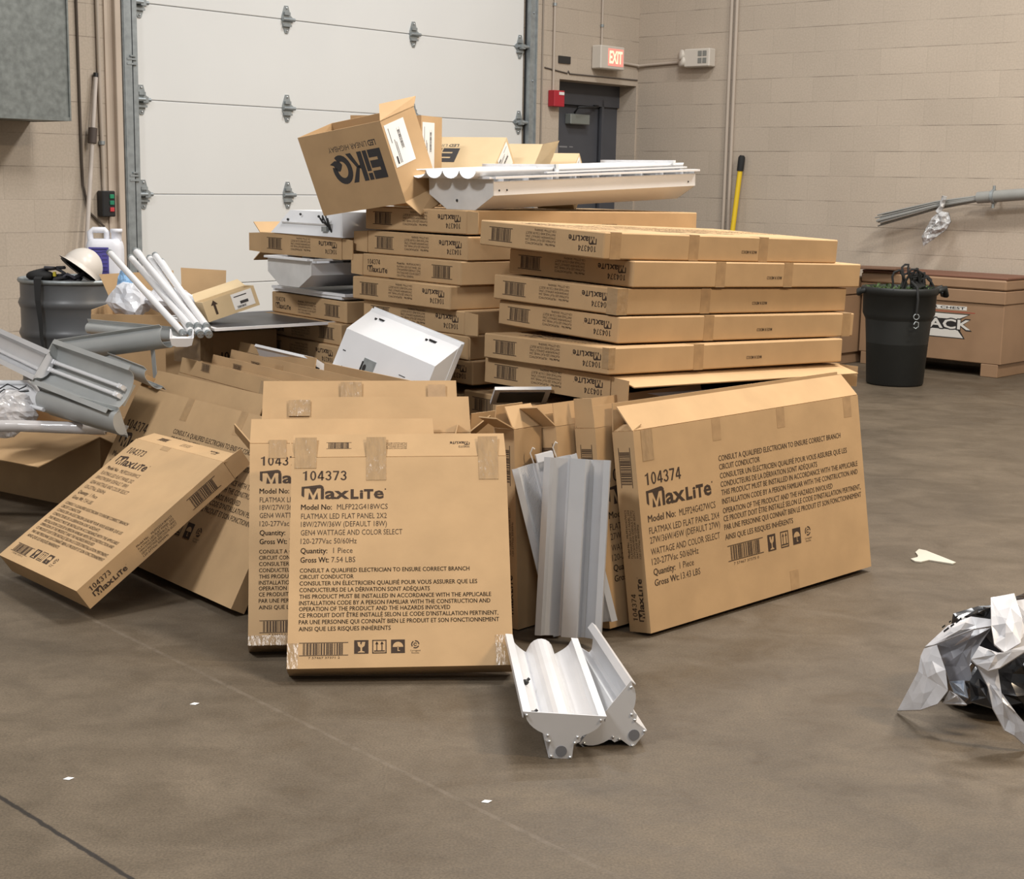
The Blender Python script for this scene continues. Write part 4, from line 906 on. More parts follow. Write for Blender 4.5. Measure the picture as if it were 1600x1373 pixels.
def film_mat(name, col, rough, alpha, bump=.6, bs=30):
    m, nt, b = nmat(name); b.inputs['Base Color'].default_value = (*col, 1); b.inputs['Roughness'].default_value = rough
    b.inputs['Alpha'].default_value = alpha; b.inputs['Specular IOR Level'].default_value = .8
    n = nt.nodes.new('ShaderNodeTexVoronoi'); n.inputs['Scale'].default_value = bs; tc = nt.nodes.new('ShaderNodeTexCoord'); nt.links.new(tc.outputs['Object'], n.inputs['Vector'])
    bp = nt.nodes.new('ShaderNodeBump'); bp.inputs['Strength'].default_value = bump; bp.inputs['Distance'].default_value = .02
    nt.links.new(n.outputs['Distance'], bp.inputs['Height']); nt.links.new(bp.outputs[0], b.inputs['Normal']); return m
M_FILM = film_mat('clear_film', (.62, .60, .60), .14, .72)
M_FILMW = film_mat('cloudy_film', (.80, .81, .85), .16, .82, .3, 18)
M_FILMB = film_mat('blue_film', (.28, .50, .78), .2, .95)
def crumple(name, m, c, r, seed, parent=None, n=26, amp=.22, flat=.0):
    """crumpled film: a lump with sharp random facets"""
    rnd = random.Random(seed); K = [(Vector((rnd.gauss(0, 1), rnd.gauss(0, 1), rnd.gauss(0, 1))).normalized(), rnd.uniform(.72, 1.15)) for _ in range(26)]
    K2 = [(Vector((rnd.gauss(0, 1), rnd.gauss(0, 1), rnd.gauss(0, 1))).normalized(), rnd.uniform(.55, 1)) for _ in range(70)]
    b = MB(); vs = []; mth = n // 2
    for i in range(mth + 1):
        for j in range(n):
            th = math.pi * i / mth; ph = 2 * math.pi * j / n + .1 * math.sin(7 * th)
            d = Vector((math.sin(th) * math.cos(ph), math.sin(th) * math.sin(ph), math.cos(th)))
            q = 1e9
            for k, s in K:
                e = d.dot(k)
                if e > .05: q = min(q, s / e)
            q = min(q, 1.35); w = max(K2, key=lambda ks: d.dot(ks[0])); q *= 1 - amp * w[1] * max(0, d.dot(w[0]) - .93) * 12
            z = d.z * q * r[2]
            if z < -flat * r[2]: z = -flat * r[2] if flat else z
            vs.append((c[0] + d.x * q * r[0], c[1] + d.y * q * r[1], c[2] + z))
    b.add(vs, [(i * n + j, (i + 1) * n + j, (i + 1) * n + (j + 1) % n, i * n + (j + 1) % n) for i in range(mth) for j in range(n)], 0)
    return b.build(name, m, parent)
o = crumple('crumpled_plastic', M_FILM, (0, 0, 0), (.15, .09, .11), 4, None, 30, .3); o.location = (-2.05, 5.98, .475)
tag(o, 'crumpled clear plastic bag glinting at far left above the open carton', 'plastic bag')
t = thing('plastic_sleeve', 'clear plastic sleeve around a rail lying along the open carton at far left', 'sleeve', (-2.25, 5.85, .440))
b = MB(); b.tube([(-.15, 0, -.01), (.3, 0, 0), (.645, -.02, -.003)], .024, n=10); b.build('sleeve', film_mat('sleeve_film', (.60, .57, .56), .18, .8, .2, 12), t)
b = MB(); b.cbox(.62, .74, -.03, -.005, -.014, .012, .002); b.build('rail_end', M_WHITE, t)
# open carton at the bottom left
t = thing('cardboard_carton', 'open carton lying at far left, one wide flap folded down towards the camera', 'box'); place(t, (-2.57, 6.83, .0), (.82, -.57, 0), (.57, .82, 0))
b = MB(); w, d, h = 1.0, .40, .33; q = WT
b.box(0, w, 0, d, 0, q); b.box(0, w, 0, q, q, h); b.box(0, w, d - q, d, q, h); b.box(0, q, q, d - q, q, h); b.box(w - q, w, q, d - q, q, h); b.build('body', M_CARD, t)
def quad(pts, t_=.004):
    b = MB(); p = [Vector(x) for x in pts]; n = (p[1] - p[0]).cross(p[2] - p[0]).normalized() * t_
    v = p + [x - n for x in p]; k = len(p); b.add([tuple(x) for x in v], [list(range(k)), list(range(2 * k - 1, k - 1, -1))] + [(i, k + i, k + (i + 1) % k, (i + 1) % k) for i in range(k)]); return b
quad([(0, 0, h), (0, -.30, h - .09), (w - .03, -.30, h - .09), (w, 0, h)]).build('flap', M_CARD, t)
quad([(w, 0, h), (w + .10, .02, h - .03), (w + .10, d - .03, h - .02), (w, d, h)]).build('flap', M_CARD, t)
# carton with plastic bags and tubes
t = thing('cardboard_carton', 'tall open carton full of clear and blue plastic bags beside the grey drum', 'box', (-1.98, 7.0, 0), (0, 0, 2))
b = MB(); w, d, h = .56, .42, .80
b.box(0, w, 0, d, 0, q); b.box(0, w, 0, q, q, h - .02); b.box(0, w, d - q, d, q, h); b.box(0, q, q, d - q, q, h); b.box(w - q, w, q, d - q, q, h); b.build('body', M_CARD, t)
quad([(0, d, h), (w * .55, d, h), (w * .53, d + .05, h + .16), (-.07, d + .05, h + .135)]).build('flap', M_CARD, t)
quad([(w * .62, d, h), (w, d, h), (w + .0, d + .04, h + .165), (w * .60, d + .04, h + .175)]).build('flap', M_CARD, t)
def lump(label, m, c, r, seed, cat='plastic bag', name='plastic_bag', **k):
    o = crumple(name, m, (0, 0, 0), r, seed, **k); o.location = c; return tag(o, label, cat)
lump('cloudy plastic bag heaped on the left in the tall open carton', M_FILMW, (-1.82, 7.16, .84), (.13, .12, .085), 11, n=18)
lump('cloudy plastic bag in the tall open carton close to the tubes', M_FILMW, (-1.63, 7.16, .83), (.14, .12, .075), 12, n=18)
lump('bright blue plastic bag standing up in the tall open carton', M_FILMB, (-1.87, 7.20, .90), (.045, .04, .085), 13)
lump('pale blue crumpled film right of the fluorescent tubes', M_FILMB, (-1.46, 7.2, .84), (.09, .08, .06), 17)
# fluorescent tubes
TT = [
      (0, (-1.869, 6.94, 1.072), (-1.3, 5.885, 0.812), 'leftmost fluorescent tube, leaning apart from the bunch'),
      (0, (-1.785, 6.99, 1.048), (-1.2835, 5.93, 0.836), 'second fluorescent tube from the left, low in the bunch'),
      (0, (-1.762, 7.03, 1.075), (-1.267, 5.885, 0.812), 'third fluorescent tube from the left, half covered'),
      (0, (-1.735, 6.88, 1.085), (-1.2505, 5.93, 0.836), 'fourth fluorescent tube from the left, tallest of the bunch'),
      (0, (-1.69, 6.96, 1.05), (-1.234, 5.885, 0.812), 'fifth fluorescent tube from the left, behind its neighbours'),
      (0, (-1.65, 6.9, 1.066), (-1.2175, 5.93, 0.836), 'sixth fluorescent tube from the left'),
      (0, (-1.615, 6.87, 1.04), (-1.201, 5.885, 0.812), 'rightmost fluorescent tube of the bunch')]
for px, a, b_, lb in TT:
    a, b_ = Vector(a), Vector(b_); t = thing('fluorescent_tube', lb, 'tube', b_, group='fluorescent tubes leaning over the heap'); d = a - b_
    k = MB(); k.tube([d * .015, d * .985], .0145, n=12); k.build('glass', M_TUBE, t)
    for s0, s1 in ((0, .02), (.98, 1.0)):
        k = MB(); k.tube([d * s0, d * s1], .0152, n=12); e = k.build('end_cap', M_GALV, t)
        k = MB(); u = d.normalized().cross(Vector((0, 0, 1))).normalized() * .007; e_ = d * (1.0 if s1 == 1.0 else 0); dd = d.normalized() * (.012 if s1 == 1.0 else -.004)
        for s in (-1, 1): k.tube([e_ + u * s, e_ + u * s + dd], .0028, n=6)
        k.build('pins', M_CHROME, e)
t = thing('lens_channel', 'white plastic lens channel end under the foot of the tubes', 'lens', (-1.30, 5.86, .775)); place(t, (-1.285, 5.775, .775), (.98, .2, 0), (-.25, .93, .26))
b = MB(); b.sheet([(-.045, .035), (-.038, .006), (-.02, 0), (.02, 0), (.038, .006), (.045, .035)], 0, .10, .003); b.prism([(-.045, .035), (-.038, .006), (-.02, 0), (.02, 0), (.038, .006), (.045, .035)], -.002, 0); b.build('channel', M_WHITE, t)
# carton under the tubes, wrapped with clear tape
t = thing('cardboard_carton', 'carton wrapped in clear tape under the foot of the fluorescent tubes', 'box', (-1.315, 6.26, 0), (0, 0, 42))
b = MB(); b.cbox(0, .38, 0, .30, 0, .777, .004); text(b, lambda x, y: (.10 + x, -EPS, .66 + y), '104374', 0, .13, 0, .03, .02); b.build('body', [M_CARD, M_INK], t)
tape(t, [(-.001, .06, -.001, 0, .62, .777), (-.001, 0, 0, .22, .64, .75)], True)
t = thing('cardboard_carton', 'small open carton with a white label leaning beside the left rear stack', 'box')
place(t, (-1.315, 6.29, .825), (.86, .38, .30), (-.30, -.06, .94))
b = MB(); w, h, d = .225, .085, .16; b.box(0, w, 0, h, 0, q); b.box(0, w, 0, h, d - q, d); b.box(0, q, 0, h, q, d - q); b.box(w - q, w, 0, h, q, d - q); b.box(q, w - q, 0, q, q, d - q); b.build('body', M_CARDP, t)
b = MB(); b.box(.12, .21, .012, .078, d, d + .001); fm = lambda x, y: (x, y, d + .0016)
rect(b, fm, .13, .185, .062, .066); rect(b, fm, .15, .185, .030, .042); barcode(b, fm, .13, .175, .016, .025); b.build('shipping_label', [M_LABEL, M_EINK], t)
for k_, (x0, y0) in enumerate(((.03, .02), (.045, .02))): pass
b = MB(); fm = lambda x, y: (x, y, d + .0005); poly(b, fm, [(.03, .06), (.045, .08), (.06, .06), (.05, .06), (.05, .02), (.04, .02), (.04, .06)], 0); b.build('arrow_print', [M_INK], t)
quad([(0, h, 0), (w, h, 0), (w - .01, h + .03, -.06), (.01, h + .03, -.06)]).build('flap', M_CARDP, t)

# ---------------------------------------------------------------- drum and what lies on it
DX, DY, DZ = -2.372, 8.10, .868
M_DRUM = mat('dark_grey_drum_paint', (.085, .088, .092), .38, var=.08, scale=5)
t = thing('steel_drum', 'dark grey steel drum with rolled rim by the block wall', 'drum', (DX, DY, 0))
r = .285; prof = [(0, .0), (r, 0), (r + .006, .012), (r, .03), (r, .27)]
def bead(z): return [(r, z - .03), (r + .006, z - .016), (r + .012, z), (r + .006, z + .016), (r, z + .03)]
prof += bead(.30) + [(r, .40)] + bead(DZ - .285) + [(r, DZ - .2)] + bead(DZ - .125) + [(r, DZ - .012)]
b = MB(); b.lathe(prof, n=48); b.build('shell', M_DRUM, t)
b = MB(); b.lathe([(r - .004, DZ - .02), (r + .008, DZ - .016), (r + .013, DZ - .005), (r + .008, DZ + .006), (r - .004, DZ + .006), (r - .008, DZ - .006), (r - .004, DZ - .02)], n=48); b.build('rim', M_GALV, t)
b = MB(); b.lathe([(0, DZ - .02), (r - .004, DZ - .02)], n=48); b.build('lid', M_DRUM, t)
t = thing('jug', 'white plastic jug with a purple label standing on the drum', 'jug', (DX + .135, DY + .12, DZ - .018), (0, 0, 6))
b = MB()
pr = [(.0, .09), (.01, .098), (.05, .10), (.15, .10), (.185, .098), (.205, .085)]
vs = []; n = 20
for z, s in [(0, .86), (.008, .97), (.03, 1), (.17, 1), (.19, .985), (.21, .93), (.228, .80)]:
    for j in range(n):
        a = 2 * math.pi * j / n; cx, sx = math.cos(a), math.sin(a)
        vs.append((.098 * s * math.copysign(abs(cx) ** .5, cx), .075 * s * math.copysign(abs(sx) ** .5, sx), z))
b.add(vs, [(i * n + j, i * n + (j + 1) % n, (i + 1) * n + (j + 1) % n, (i + 1) * n + j) for i in range(6) for j in range(n)] + [list(range(n))[::-1], list(range(6 * n, 7 * n))], 0, None, True)
M_HDPE = mat('white_jug_plastic', (.72, .73, .78), .4); b.build('body', M_HDPE, t)
b = MB(); b.tube([(-.075, 0, .20), (-.078, 0, .262), (-.06, 0, .275), (.0, 0, .275), (.012, 0, .26), (.012, 0, .225)], .017, n=10); b.build('handle', M_HDPE, t)
b = MB(); b.lathe([(.028, .22), (.028, .262), (.033, .264), (.033, .282), (0, .283)], 0, T3(.062, 0, 0), 16); b.build('cap', M_HDPE, t)
b = MB(); b.box(-.075, .03, -.0775, -.0755, .03, .185)
fm = lambda x, y: (-.07 + x, -.0778, .035 + y)
for i in range(6): rect(b, fm, .006, .05 + .008 * (i % 3), .015 + i * .021, .019 + i * .021); rect(b, fm, .065, .092, .018 + i * .021, .022 + i * .021)
rect(b, fm, .01, .09, .135, .142); b.build('label', [mat('purple_label', (.075, .065, .30), .5), mat('label_ink', (.02, .02, .10), .5)], t)
# hard hat, gloves and straps
t = thing('hard_hat', 'white hard hat tipped over on the drum with dark straps inside', 'helmet', (DX + .075, DY - .14, DZ + .055), (-18, 34, 0))
b = MB(); vs = []; n = 28; m_ = 10
for i in range(m_ + 1):
    th = math.pi / 2 * i / m_
    for j in range(n):
        a = 2 * math.pi * j / n; rr = .118 * math.sin(th) if i < m_ else .118
        vs.append((rr * math.cos(a) * .9, rr * math.sin(a) * 1.15, .12 * math.cos(th)))
for j in range(n):
    a = 2 * math.pi * j / n; k_ = .118 + .012 + (.03 if math.sin(a) < -.6 else 0); vs.append((k_ * math.cos(a) * .9, k_ * math.sin(a) * 1.15, -.012))
b.add(vs, [(i * n + j, (i + 1) * n + j, (i + 1) * n + (j + 1) % n, i * n + (j + 1) % n) for i in range(m_ + 1) for j in range(n)], 0, None, True); b.build('shell', mat('off_white_shell', (.66, .61, .55), .35), t)
b = MB()
for a in range(0, 180, 45):
    b.tube([(.095 * math.cos(R(a)), .11 * math.sin(R(a)), .0), (.0, 0, .07), (-.095 * math.cos(R(a)), -.11 * math.sin(R(a)), .0)], .009, n=6)
b.lathe([(.09, -.008), (.098, -.008), (.098, .012), (.09, .012)], 0, Matrix.Diagonal((.95, 1.15, 1, 1)), 24); b.build('suspension', M_BLACK, t)
M_STRAP = mat('dark_webbing', (.045, .043, .05), .8)
t = thing('strap_pile', 'tangle of dark straps and gloves under the tipped hard hat', 'straps', (DX - .03, DY - .17, DZ - .016))
rnd = random.Random(9); b = MB()
for i in range(16):
    p0 = P(rnd.uniform(-.09, .09), rnd.uniform(-.04, .05), rnd.uniform(.01, .05)); pts = [p0]
    for k_ in range(4): pts.append(P(max(-.12, min(.12, pts[-1].x + rnd.uniform(-.06, .06))), max(-.06, min(.06, pts[-1].y + rnd.uniform(-.04, .04))), max(.012, min(.085, pts[-1].z + rnd.uniform(-.03, .03)))))
    b.tube(pts, rnd.uniform(.006, .013), n=6)
b.build('straps', M_STRAP, t)
t = thing('black_pouch', 'black pouch on the drum with a strap trailing down its side', 'pouch', (DX - .12, DY - .21, DZ + .004))
b = MB(); b.ball((-.0, 0, .022), .075, 0, None, 14, (1, .8, .42)); b.build('pouch', M_BLACK, t)
b = MB(); xs = [(.01, -.03, .03), (.012, -.085, .012), (.014, -.098, -.10), (.026, -.10, -.22), (.028, -.102, -.30), (.034, -.103, -.34), (.05, -.104, -.40)]
ws = [.020, .020, .014, .011, .008, .005, .003]
for s in range(len(xs) - 1):
    (x, y, z), (x2, y2, z2) = xs[s], xs[s + 1]; w0, w1 = ws[s], ws[s + 1]
    b.add([(x - w0, y, z), (x + w0, y, z), (x2 + w1, y2, z2), (x2 - w1, y2, z2), (x - w0, y - .004, z), (x + w0, y - .004, z), (x2 + w1, y2 - .004, z2), (x2 - w1, y2 - .004, z2)], [(0, 1, 2, 3), (7, 6, 5, 4), (0, 3, 7, 4), (1, 5, 6, 2)])
b.build('strap', M_BLACK, t)
b = MB(); b.cbox(.075, .09, -.03, -.015, .02, .045, .002); b.build('tab', mat('yellow_tab', (.6, .5, .04), .6), t)
b = MB(); b.ball((.14, .03, .025), .045, 0, None, 10, (1, .7, .55)); b.tube([(.11, .0, .03), (.15, -.02, .055), (.18, .0, .03)], .008, n=6); o = b.build('glove', mat('grey_glove', (.10, .095, .115), .8)); o.location = (DX - .12, DY - .21, DZ - .016); tag(o, 'grey glove between the black pouch and the hard hat', 'glove')
# painter's pole leaning on the wall
t = thing('long_pole', 'thin pale pole leaning on the wall with a brown collar halfway', 'pole', gwl(-.64, .16, .06))
e = gwl(-.362, .025, 2.038) - gwl(-.64, .16, .06); b = MB(); b.tube([(0, 0, 0), e], .015, n=10); b.build('shaft', mat('worn_white_pole', (.56, .50, .45), .5, var=.1, scale=8), t)
b = MB(); c = e * .81; b.tube([c - e * .024, c + e * .024], .030, n=8); b.build('collar', mat('brown_collar', (.08, .06, .05), .7), t)
b = MB(); b.tube([e * .995, e * 1.008], .017, n=8); b.build('tip', M_DARK, t)
# sheet metal duct high on the left
t = thing('sheet_metal_duct', 'galvanised sheet metal duct high on the wall in the left corner', 'duct', gwl(-2.9, .0, 1.735), GROT); t.scale = (KW,) * 3
M_DUCT = mat('spangled_zinc', (.20, .215, .205), .5, metal=.35, var=.22, scale=26)
b = MB(); b.cbox(0, 2.075, -.45, -.004, 0, 1.6, .004); b.build('casing', M_DUCT, t)
b = MB(); b.box(2.071, 2.081, -.46, -.004, -.004, 1.6); b.box(0, 2.08, -.458, -.448, -.004, .018); b.build('seam_flange', M_DUCT, t)

# ---------------------------------------------------------------- right side
t = thing('tool_chest', 'brown steel tool chest with white logo panel behind the black bin', 'chest'); place(t, (2.83, 12.25, 0), (.722, -.692, 0), (.692, .722, 0))
M_TAN = mat('tan_chest_paint', (.29, .18, .105), .45, var=.08, scale=4)
L2 = 1.235; b = MB(); b.cbox(0, L2, 0, .50, .10, .56, .006); b.build('body', M_TAN, t)
b = MB(); b.cbox(-.008, L2 + .008, -.012, .51, .56, .66, .006); b.build('lid_band', M_TAN, t)
b = MB(); b.cbox(-.008, L2 + .008, -.014, .51, .665, .745, .012); b.build('lid', M_TAN, t)
b = MB(); b.cbox(-.008, L2 + .008, .0, .51, .745, .765, .006); b.build('lid_top', mat('rust_brown', (.17, .075, .045), .6), t)
for x in (.02, L2 - .16):
    b = MB(); b.cbox(x, x + .14, .0, .5, 0, .10, .004); b.build('foot', M_TAN, t)
b = MB(); b.cbox(.05, .16, -.03, -.012, .50, .62, .004); b.box(.08, .13, -.032, -.03, .53, .59, 1); b.build('latch', [M_TAN, M_DARK], t)
b = MB(); fm = lambda x, y: (x, -.0008, y)
M_DECW = mat('decal_white', (.66, .64, .60), .5); M_DECK = mat('decal_black', (.02, .018, .018), .5)
rect(b, fm, .30, .93, .497, .527, 0); text(b, lift(fm, .0006), 'JOBMASTER CHEST', .31, .915, .503, .018, .02, 1); rect(b, fm, .26, 1.0, .478, .484, 2)
poly(b, fm, [(.30, .47), (.965, .47), (.88, .425), (.88, .345), (.93, .275), (.30, .275), (.38, .345), (.38, .425)], 1)
f2 = lift(fm, .0006); poly(b, f2, [(.32, .463), (.945, .463), (.862, .425), (.40, .425)], 0); poly(b, f2, [(.32, .282), (.915, .282), (.862, .342), (.40, .342)], 0)
text(b, f2, 'KNAACK', .265, .985, .345, .080, .06, 1); text(b, lift(fm, .0012), 'KNAACK', .272, .972, .350, .070, .025, 0)
b.build('decal', [M_DECW, M_DECK, mat('decal_red', (.35, .06, .04), .5)], t)
t = thing('tool_chest', 'second brown chest, mostly hidden behind the right stack of cartons', 'chest'); place(t, (2.05, 12.62, 0), (.722, -.692, 0), (.692, .722, 0))
b = MB(); b.cbox(0, .80, 0, .45, .09, .56, .006); b.build('body', M_TAN, t); b = MB(); b.cbox(-.008, .808, -.012, .46, .565, .70, .008); b.build('lid', M_TAN, t)
for x in (.02, .68):
    b = MB(); b.cbox(x, x + .10, .01, .44, 0, .09, .004); b.build('foot', M_TAN, t)
t = thing('loose_board', 'thin brown board lying across the two tool chests', 'board'); place(t, (2.42, 12.40, .769), (.80, -.60, .012), (.6, .8, 0))
b = MB(); b.cbox(0, .75, 0, .3, 0, .014, .002); b.build('board', mat('brown_board', (.16, .085, .05), .7), t)

CX_, CY_ = 2.815, 10.98
M_BIN = mat('black_bin_plastic', (.012, .0135, .013), .55, var=.1, scale=10)
t = thing('rubbish_bin', 'tall black rubbish bin filled with green clippings and straps', 'bin', (CX_, CY_, 0))
b = MB(); b.lathe([(0, .0), (.195, 0), (.205, .012), (.232, .47), (.243, .49), (.258, .52), (.262, .66), (.272, .665), (.278, .70), (.272, .715), (.258, .715), (.25, .66), (.238, .5), (.20, .03)], n=48); b.build('shell', M_BIN, t)
b = MB(); b.tube([(.262, -.05, .69), (.315, -.05, .71), (.33, -.03, .66), (.325, .03, .66), (.31, .05, .71), (.262, .05, .69)], .022, n=8); b.build('handle', M_BIN, t)
b = MB(); b.tube([(-.262, -.05, .69), (-.29, -.05, .68), (-.30, .0, .66), (-.29, .05, .68), (-.262, .05, .69)], .018, n=8); b.build('handle', M_BIN, t)
o = None
b = MB(); rnd = random.Random(21)
b.lathe([(0, .70), (.12, .70), (.2, .68), (.25, .655)], n=20)
for i in range(240):
    a = rnd.uniform(0, 6.283); rr = .235 * math.sqrt(rnd.random()); p0 = P(rr * math.cos(a), rr * math.sin(a), .69); d = P(rnd.uniform(-.06, .06), rnd.uniform(-.06, .06), rnd.uniform(.005, .045)); w = P(rnd.uniform(-.01, .01), rnd.uniform(-.01, .01), .004)
    b.add([tuple(p0 - w), tuple(p0 + d * .5 - w * .3 + P(0, 0, .008)), tuple(p0 + d), tuple(p0 + d * .5 + w)], [(0, 1, 2, 3)])
o = b.build('green_clippings', mat('green_clippings', (.045, .085, .018), .7, var=.4, scale=30)); o.location = (CX_, CY_, .0); tag(o, 'green garden clippings filling the black bin', 'clippings', kind='stuff')
t = thing('strap_tangle', 'tangle of black straps with a hook hanging over the bin rim', 'straps', (CX_ + .06, CY_ - .06, .70))
b = MB()
for i, (h, x) in enumerate(((.16, -.10), (.20, -.04), (.17, .0), (.15, .05), (.13, .08), (.18, .02), (.11, .10), (.14, -.01))):
    w = (.05, .035, .06, .045, .07, .03, .05, .06)[i]
    b.tube([(x + w * math.cos(math.pi * k / 9) + .012 * math.sin(k * 1.7 + i), -.03 + .05 * math.sin(i * 2.1) * math.sin(math.pi * k / 9), -.02 + h * math.sin(math.pi * k / 9) ** .8) for k in range(10)], .0085, n=6)
for i in range(9):
    b.tube([(.05 + .055 * math.cos(k * .75 + i), -.01 + .05 * math.sin(k * .75 + i * 1.3), .01 + .012 * i + .01 * math.sin(k + i)) for k in range(7)], .012, n=6)
b.build('straps', M_BLACK, t)
b = MB(); b.tube([(-.02, -.10, .06), (-.005, -.205, .025), (-.0, -.222, -.06), (-.005, -.222, -.16)], .010, n=6); b.build('hanging_strap', M_BLACK, t)
b = MB(); b.tube([(-.005 + .02 * math.sin(a * .7), -.225, -.18 + .02 * math.cos(a * .7)) for a in range(10)], .004, n=6); b.tube([(-.02, -.225, -.235), (-.01, -.225, -.215), (.012, -.225, -.22), (.014, -.225, -.25), (-.005, -.225, -.265), (-.02, -.225, -.255)], .004, n=6); b.build('hook', M_GALV, t)
# foil bag hanging from the wall pipe
t = thing('foil_bag', 'crumpled silver plastic bag hanging from the wall pipe', 'plastic bag', rwl(3.13, .19, 1.30))
e_ = lambda x, z: tuple(WD * x + Vector((0, 0, z)))
M_FOIL = film_mat('silver_film', (.50, .50, .50), .2, 1.0, .9, 26)
b = MB(); b.tube([e_(.03, .07), e_(.01, -.02), e_(-.02, -.06)], .022, n=8); b.build('neck', M_FOIL, t)
pts = [(.0, -.05), (.075, -.06), (.10, -.13), (.06, -.20), (-.02, -.26), (-.125, -.335), (-.145, -.26), (-.11, -.19), (-.07, -.11)]
rnd = random.Random(8); n = len(pts); cc = (-.03, -.17)
for sd, m_ in ((1, M_FOIL), (-1, M_FOIL)):
    vs = []
    for k in range(4):
        for x, z in pts:
            f_ = 1 - k * .3; vs.append(tuple(Vector(e_(cc[0] + (x - cc[0]) * f_, cc[1] + (z - cc[1]) * f_)) - G * (sd * (.004 + (0 if k == 0 else rnd.uniform(.006, .036))))))
    b = MB(); b.add(vs, [(k * n + i, k * n + (i + 1) % n, (k + 1) * n + (i + 1) % n, (k + 1) * n + i) for k in range(3) for i in range(n)] + [list(range(3 * n, 4 * n))]); b.build('bag_side', m_, t)
# small bits on the floor
b = MB(); pts = [(1.564, 5.685), (1.598, 5.714), (1.607, 5.741), (1.611, 5.795), (1.639, 5.847), (1.661, 5.826), (1.728, 5.642), (1.709, 5.62), (1.632, 5.672), (1.591, 5.64), (1.571, 5.649)]
M_SCR = mat('ivory_plastic', (.50, .47, .40), .5)
b.add([(x - 1.64, y - 5.7, .001) for x, y in pts] + [(x - 1.64, y - 5.7, .006) for x, y in pts], [list(range(11)), list(range(21, 10, -1))] + [(i, i + 11, (i + 1) % 11 + 11, (i + 1) % 11) for i in range(11)]); o = b.build('plastic_scrap', M_SCR); o.location = (1.64, 5.7, 0); tag(o, 'fin shaped ivory plastic scrap alone on the floor at right', 'scrap')
for (x, y), lb in (((-.045, 3.31), 'tiny white paper chip on the floor at bottom centre'), ((-.86, 3.93), 'tiny torn paper flake on the floor left of the square carton'), ((-1.05, 3.40), 'thin white sliver on the bare floor at lower left')):
    b = MB(); b.add([(-.012, -.004, .001), (.004, -.008, .001), (.014, .004, .002), (-.004, .010, .001), (0, 0, .005)], [(0, 1, 4), (1, 2, 4), (2, 3, 4), (3, 0, 4), (3, 2, 1, 0)]); o = b.build('paper_chip', M_LABEL); o.location = (x, y, .0); tag(o, lb, 'scrap')

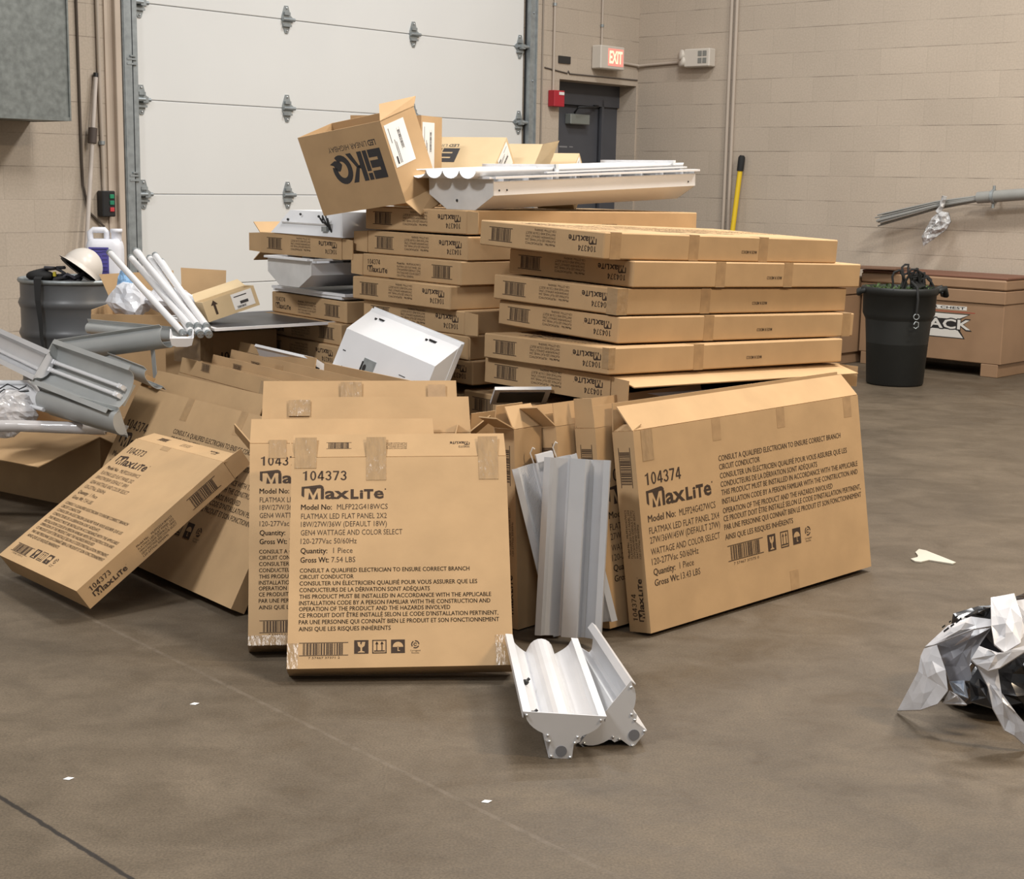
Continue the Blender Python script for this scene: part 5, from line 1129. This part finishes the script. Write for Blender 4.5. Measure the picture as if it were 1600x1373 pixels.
# bin bag of film at the right edge
t = thing('film_bag', 'heap of white and black plastic film at the right edge of the frame', 'plastic bag', (1.45, 4.02, 0))
M_SHW = film_mat('white_sheet_film', (.62, .61, .62), .3, 1.0, .35, 18); M_SHK = film_mat('black_sheet_film', (.012, .012, .014), .25, 1.0, .4, 18); M_SHG = film_mat('shaded_sheet_film', (.20, .20, .22), .3, 1.0, .4, 18); M_SHB = film_mat('bluish_sheet_film', (.42, .47, .55), .3, 1.0, .4, 18)
crumple('black_film', M_SHK, (.02, .02, .125), (.30, .24, .19), 41, t, 34, .3, .62)
SH = [
 ('white', [(1.125, 3.894, 0.213), (1.177, 3.877, 0.278), (1.231, 3.855, 0.311), (1.274, 3.822, 0.314), (1.274, 3.807, 0.301), (1.232, 3.823, 0.287), (1.164, 3.854, 0.243), (1.143, 3.872, 0.226)], M_SHW),
 ('white', [(1.117, 3.874, 0.214), (1.142, 3.845, 0.234), (1.155, 3.796, 0.182), (1.16, 3.779, 0.131), (1.142, 3.802, 0.085), (1.114, 3.857, 0.048), (1.076, 3.947, 0.012), (1.103, 3.865, 0.154), (1.109, 3.873, 0.193)], M_SHW),
 ('shade', [(1.162, 3.913, 0.213), (1.179, 3.902, 0.228), (1.248, 3.872, 0.272), (1.287, 3.853, 0.282), (1.258, 3.839, 0.244), (1.227, 3.827, 0.187), (1.234, 3.81, 0.147), (1.183, 3.848, 0.135), (1.173, 3.869, 0.168)], M_SHG),  # shaded part of the white film, the shade put into a darker colour
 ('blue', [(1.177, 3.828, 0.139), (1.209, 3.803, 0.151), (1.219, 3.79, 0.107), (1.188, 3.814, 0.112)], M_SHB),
 ('white', [(1.16, 3.818, 0.081), (1.172, 3.805, 0.122), (1.19, 3.789, 0.114), (1.211, 3.773, 0.095)], M_SHW),
 ('fold', [(1.269, 3.823, 0.373), (1.327, 3.814, 0.388), (1.327, 3.739, 0.341), (1.313, 3.698, 0.29), (1.273, 3.696, 0.264), (1.252, 3.716, 0.279), (1.252, 3.75, 0.318)], M_SHW),
 ('white', [(1.334, 3.829, 0.364), (1.365, 3.827, 0.37), (1.46, 3.86, 0.36), (1.46, 3.75, 0.26), (1.298, 3.732, 0.256), (1.325, 3.739, 0.282)], M_SHW),
 ('strip', [(1.217, 3.728, 0.215), (1.239, 3.713, 0.21), (1.262, 3.704, 0.216), (1.254, 3.696, 0.18), (1.306, 3.671, 0.111), (1.333, 3.667, 0.081), (1.344, 3.683, 0.016), (1.31, 3.681, 0.046), (1.285, 3.686, 0.058), (1.252, 3.691, 0.116), (1.239, 3.702, 0.17)], M_SHW),
 ('sash', [(1.194, 3.715, 0.238), (1.215, 3.721, 0.272), (1.229, 3.709, 0.269), (1.255, 3.692, 0.264), (1.27, 3.687, 0.267), (1.322, 3.681, 0.289), (1.323, 3.674, 0.278), (1.256, 3.674, 0.23), (1.229, 3.683, 0.218), (1.205, 3.703, 0.228)], M_SHW),
 ('dark', [(1.238, 3.934, 0.288), (1.272, 3.932, 0.31), (1.302, 3.919, 0.318), (1.296, 3.89, 0.295), (1.253, 3.922, 0.291)], M_SHK),
 ('dark', [(1.239, 3.794, 0.189), (1.261, 3.769, 0.148), (1.275, 3.758, 0.092), (1.225, 3.786, 0.099), (1.22, 3.795, 0.152)], M_SHK)]
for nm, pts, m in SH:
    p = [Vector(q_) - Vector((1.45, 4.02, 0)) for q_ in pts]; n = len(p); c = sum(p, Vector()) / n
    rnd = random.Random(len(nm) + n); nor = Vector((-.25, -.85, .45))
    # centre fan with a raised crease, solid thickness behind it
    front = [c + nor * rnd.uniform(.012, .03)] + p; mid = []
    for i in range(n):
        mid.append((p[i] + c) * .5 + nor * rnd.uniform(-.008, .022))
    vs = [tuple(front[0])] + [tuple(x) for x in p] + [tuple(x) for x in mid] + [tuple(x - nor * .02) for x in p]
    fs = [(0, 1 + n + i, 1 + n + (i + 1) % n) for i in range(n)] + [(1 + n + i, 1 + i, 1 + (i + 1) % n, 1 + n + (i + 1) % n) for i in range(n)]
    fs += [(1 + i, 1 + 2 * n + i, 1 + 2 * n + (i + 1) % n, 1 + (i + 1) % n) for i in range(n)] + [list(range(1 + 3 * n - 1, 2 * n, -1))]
    b = MB(); b.add(vs, fs); b.build({'shade': 'shaded_fold', 'blue': 'bluish_fold', 'dark': 'black_fold', 'fold': 'tall_fold', 'strip': 'long_strip', 'sash': 'rolled_edge'}.get(nm, 'white_fold'), m, t)
b = MB(); fm = lambda x, y: tuple(Vector((1.155, 3.832, .272)) - Vector((1.45, 4.02, 0)) + Vector((.62, -.33, .7)).normalized() * x + Vector((-.3, .3, .8)).normalized() * y)
for i, (x0, w_) in enumerate(((0, .018), (.024, .012), (.042, .02))): rect(b, fm, x0, x0 + w_, .0, .005, 0); rect(b, fm, x0, x0 + w_ * .6, .012, .016, 0)
b.build('print_marks', M_DARK, t)
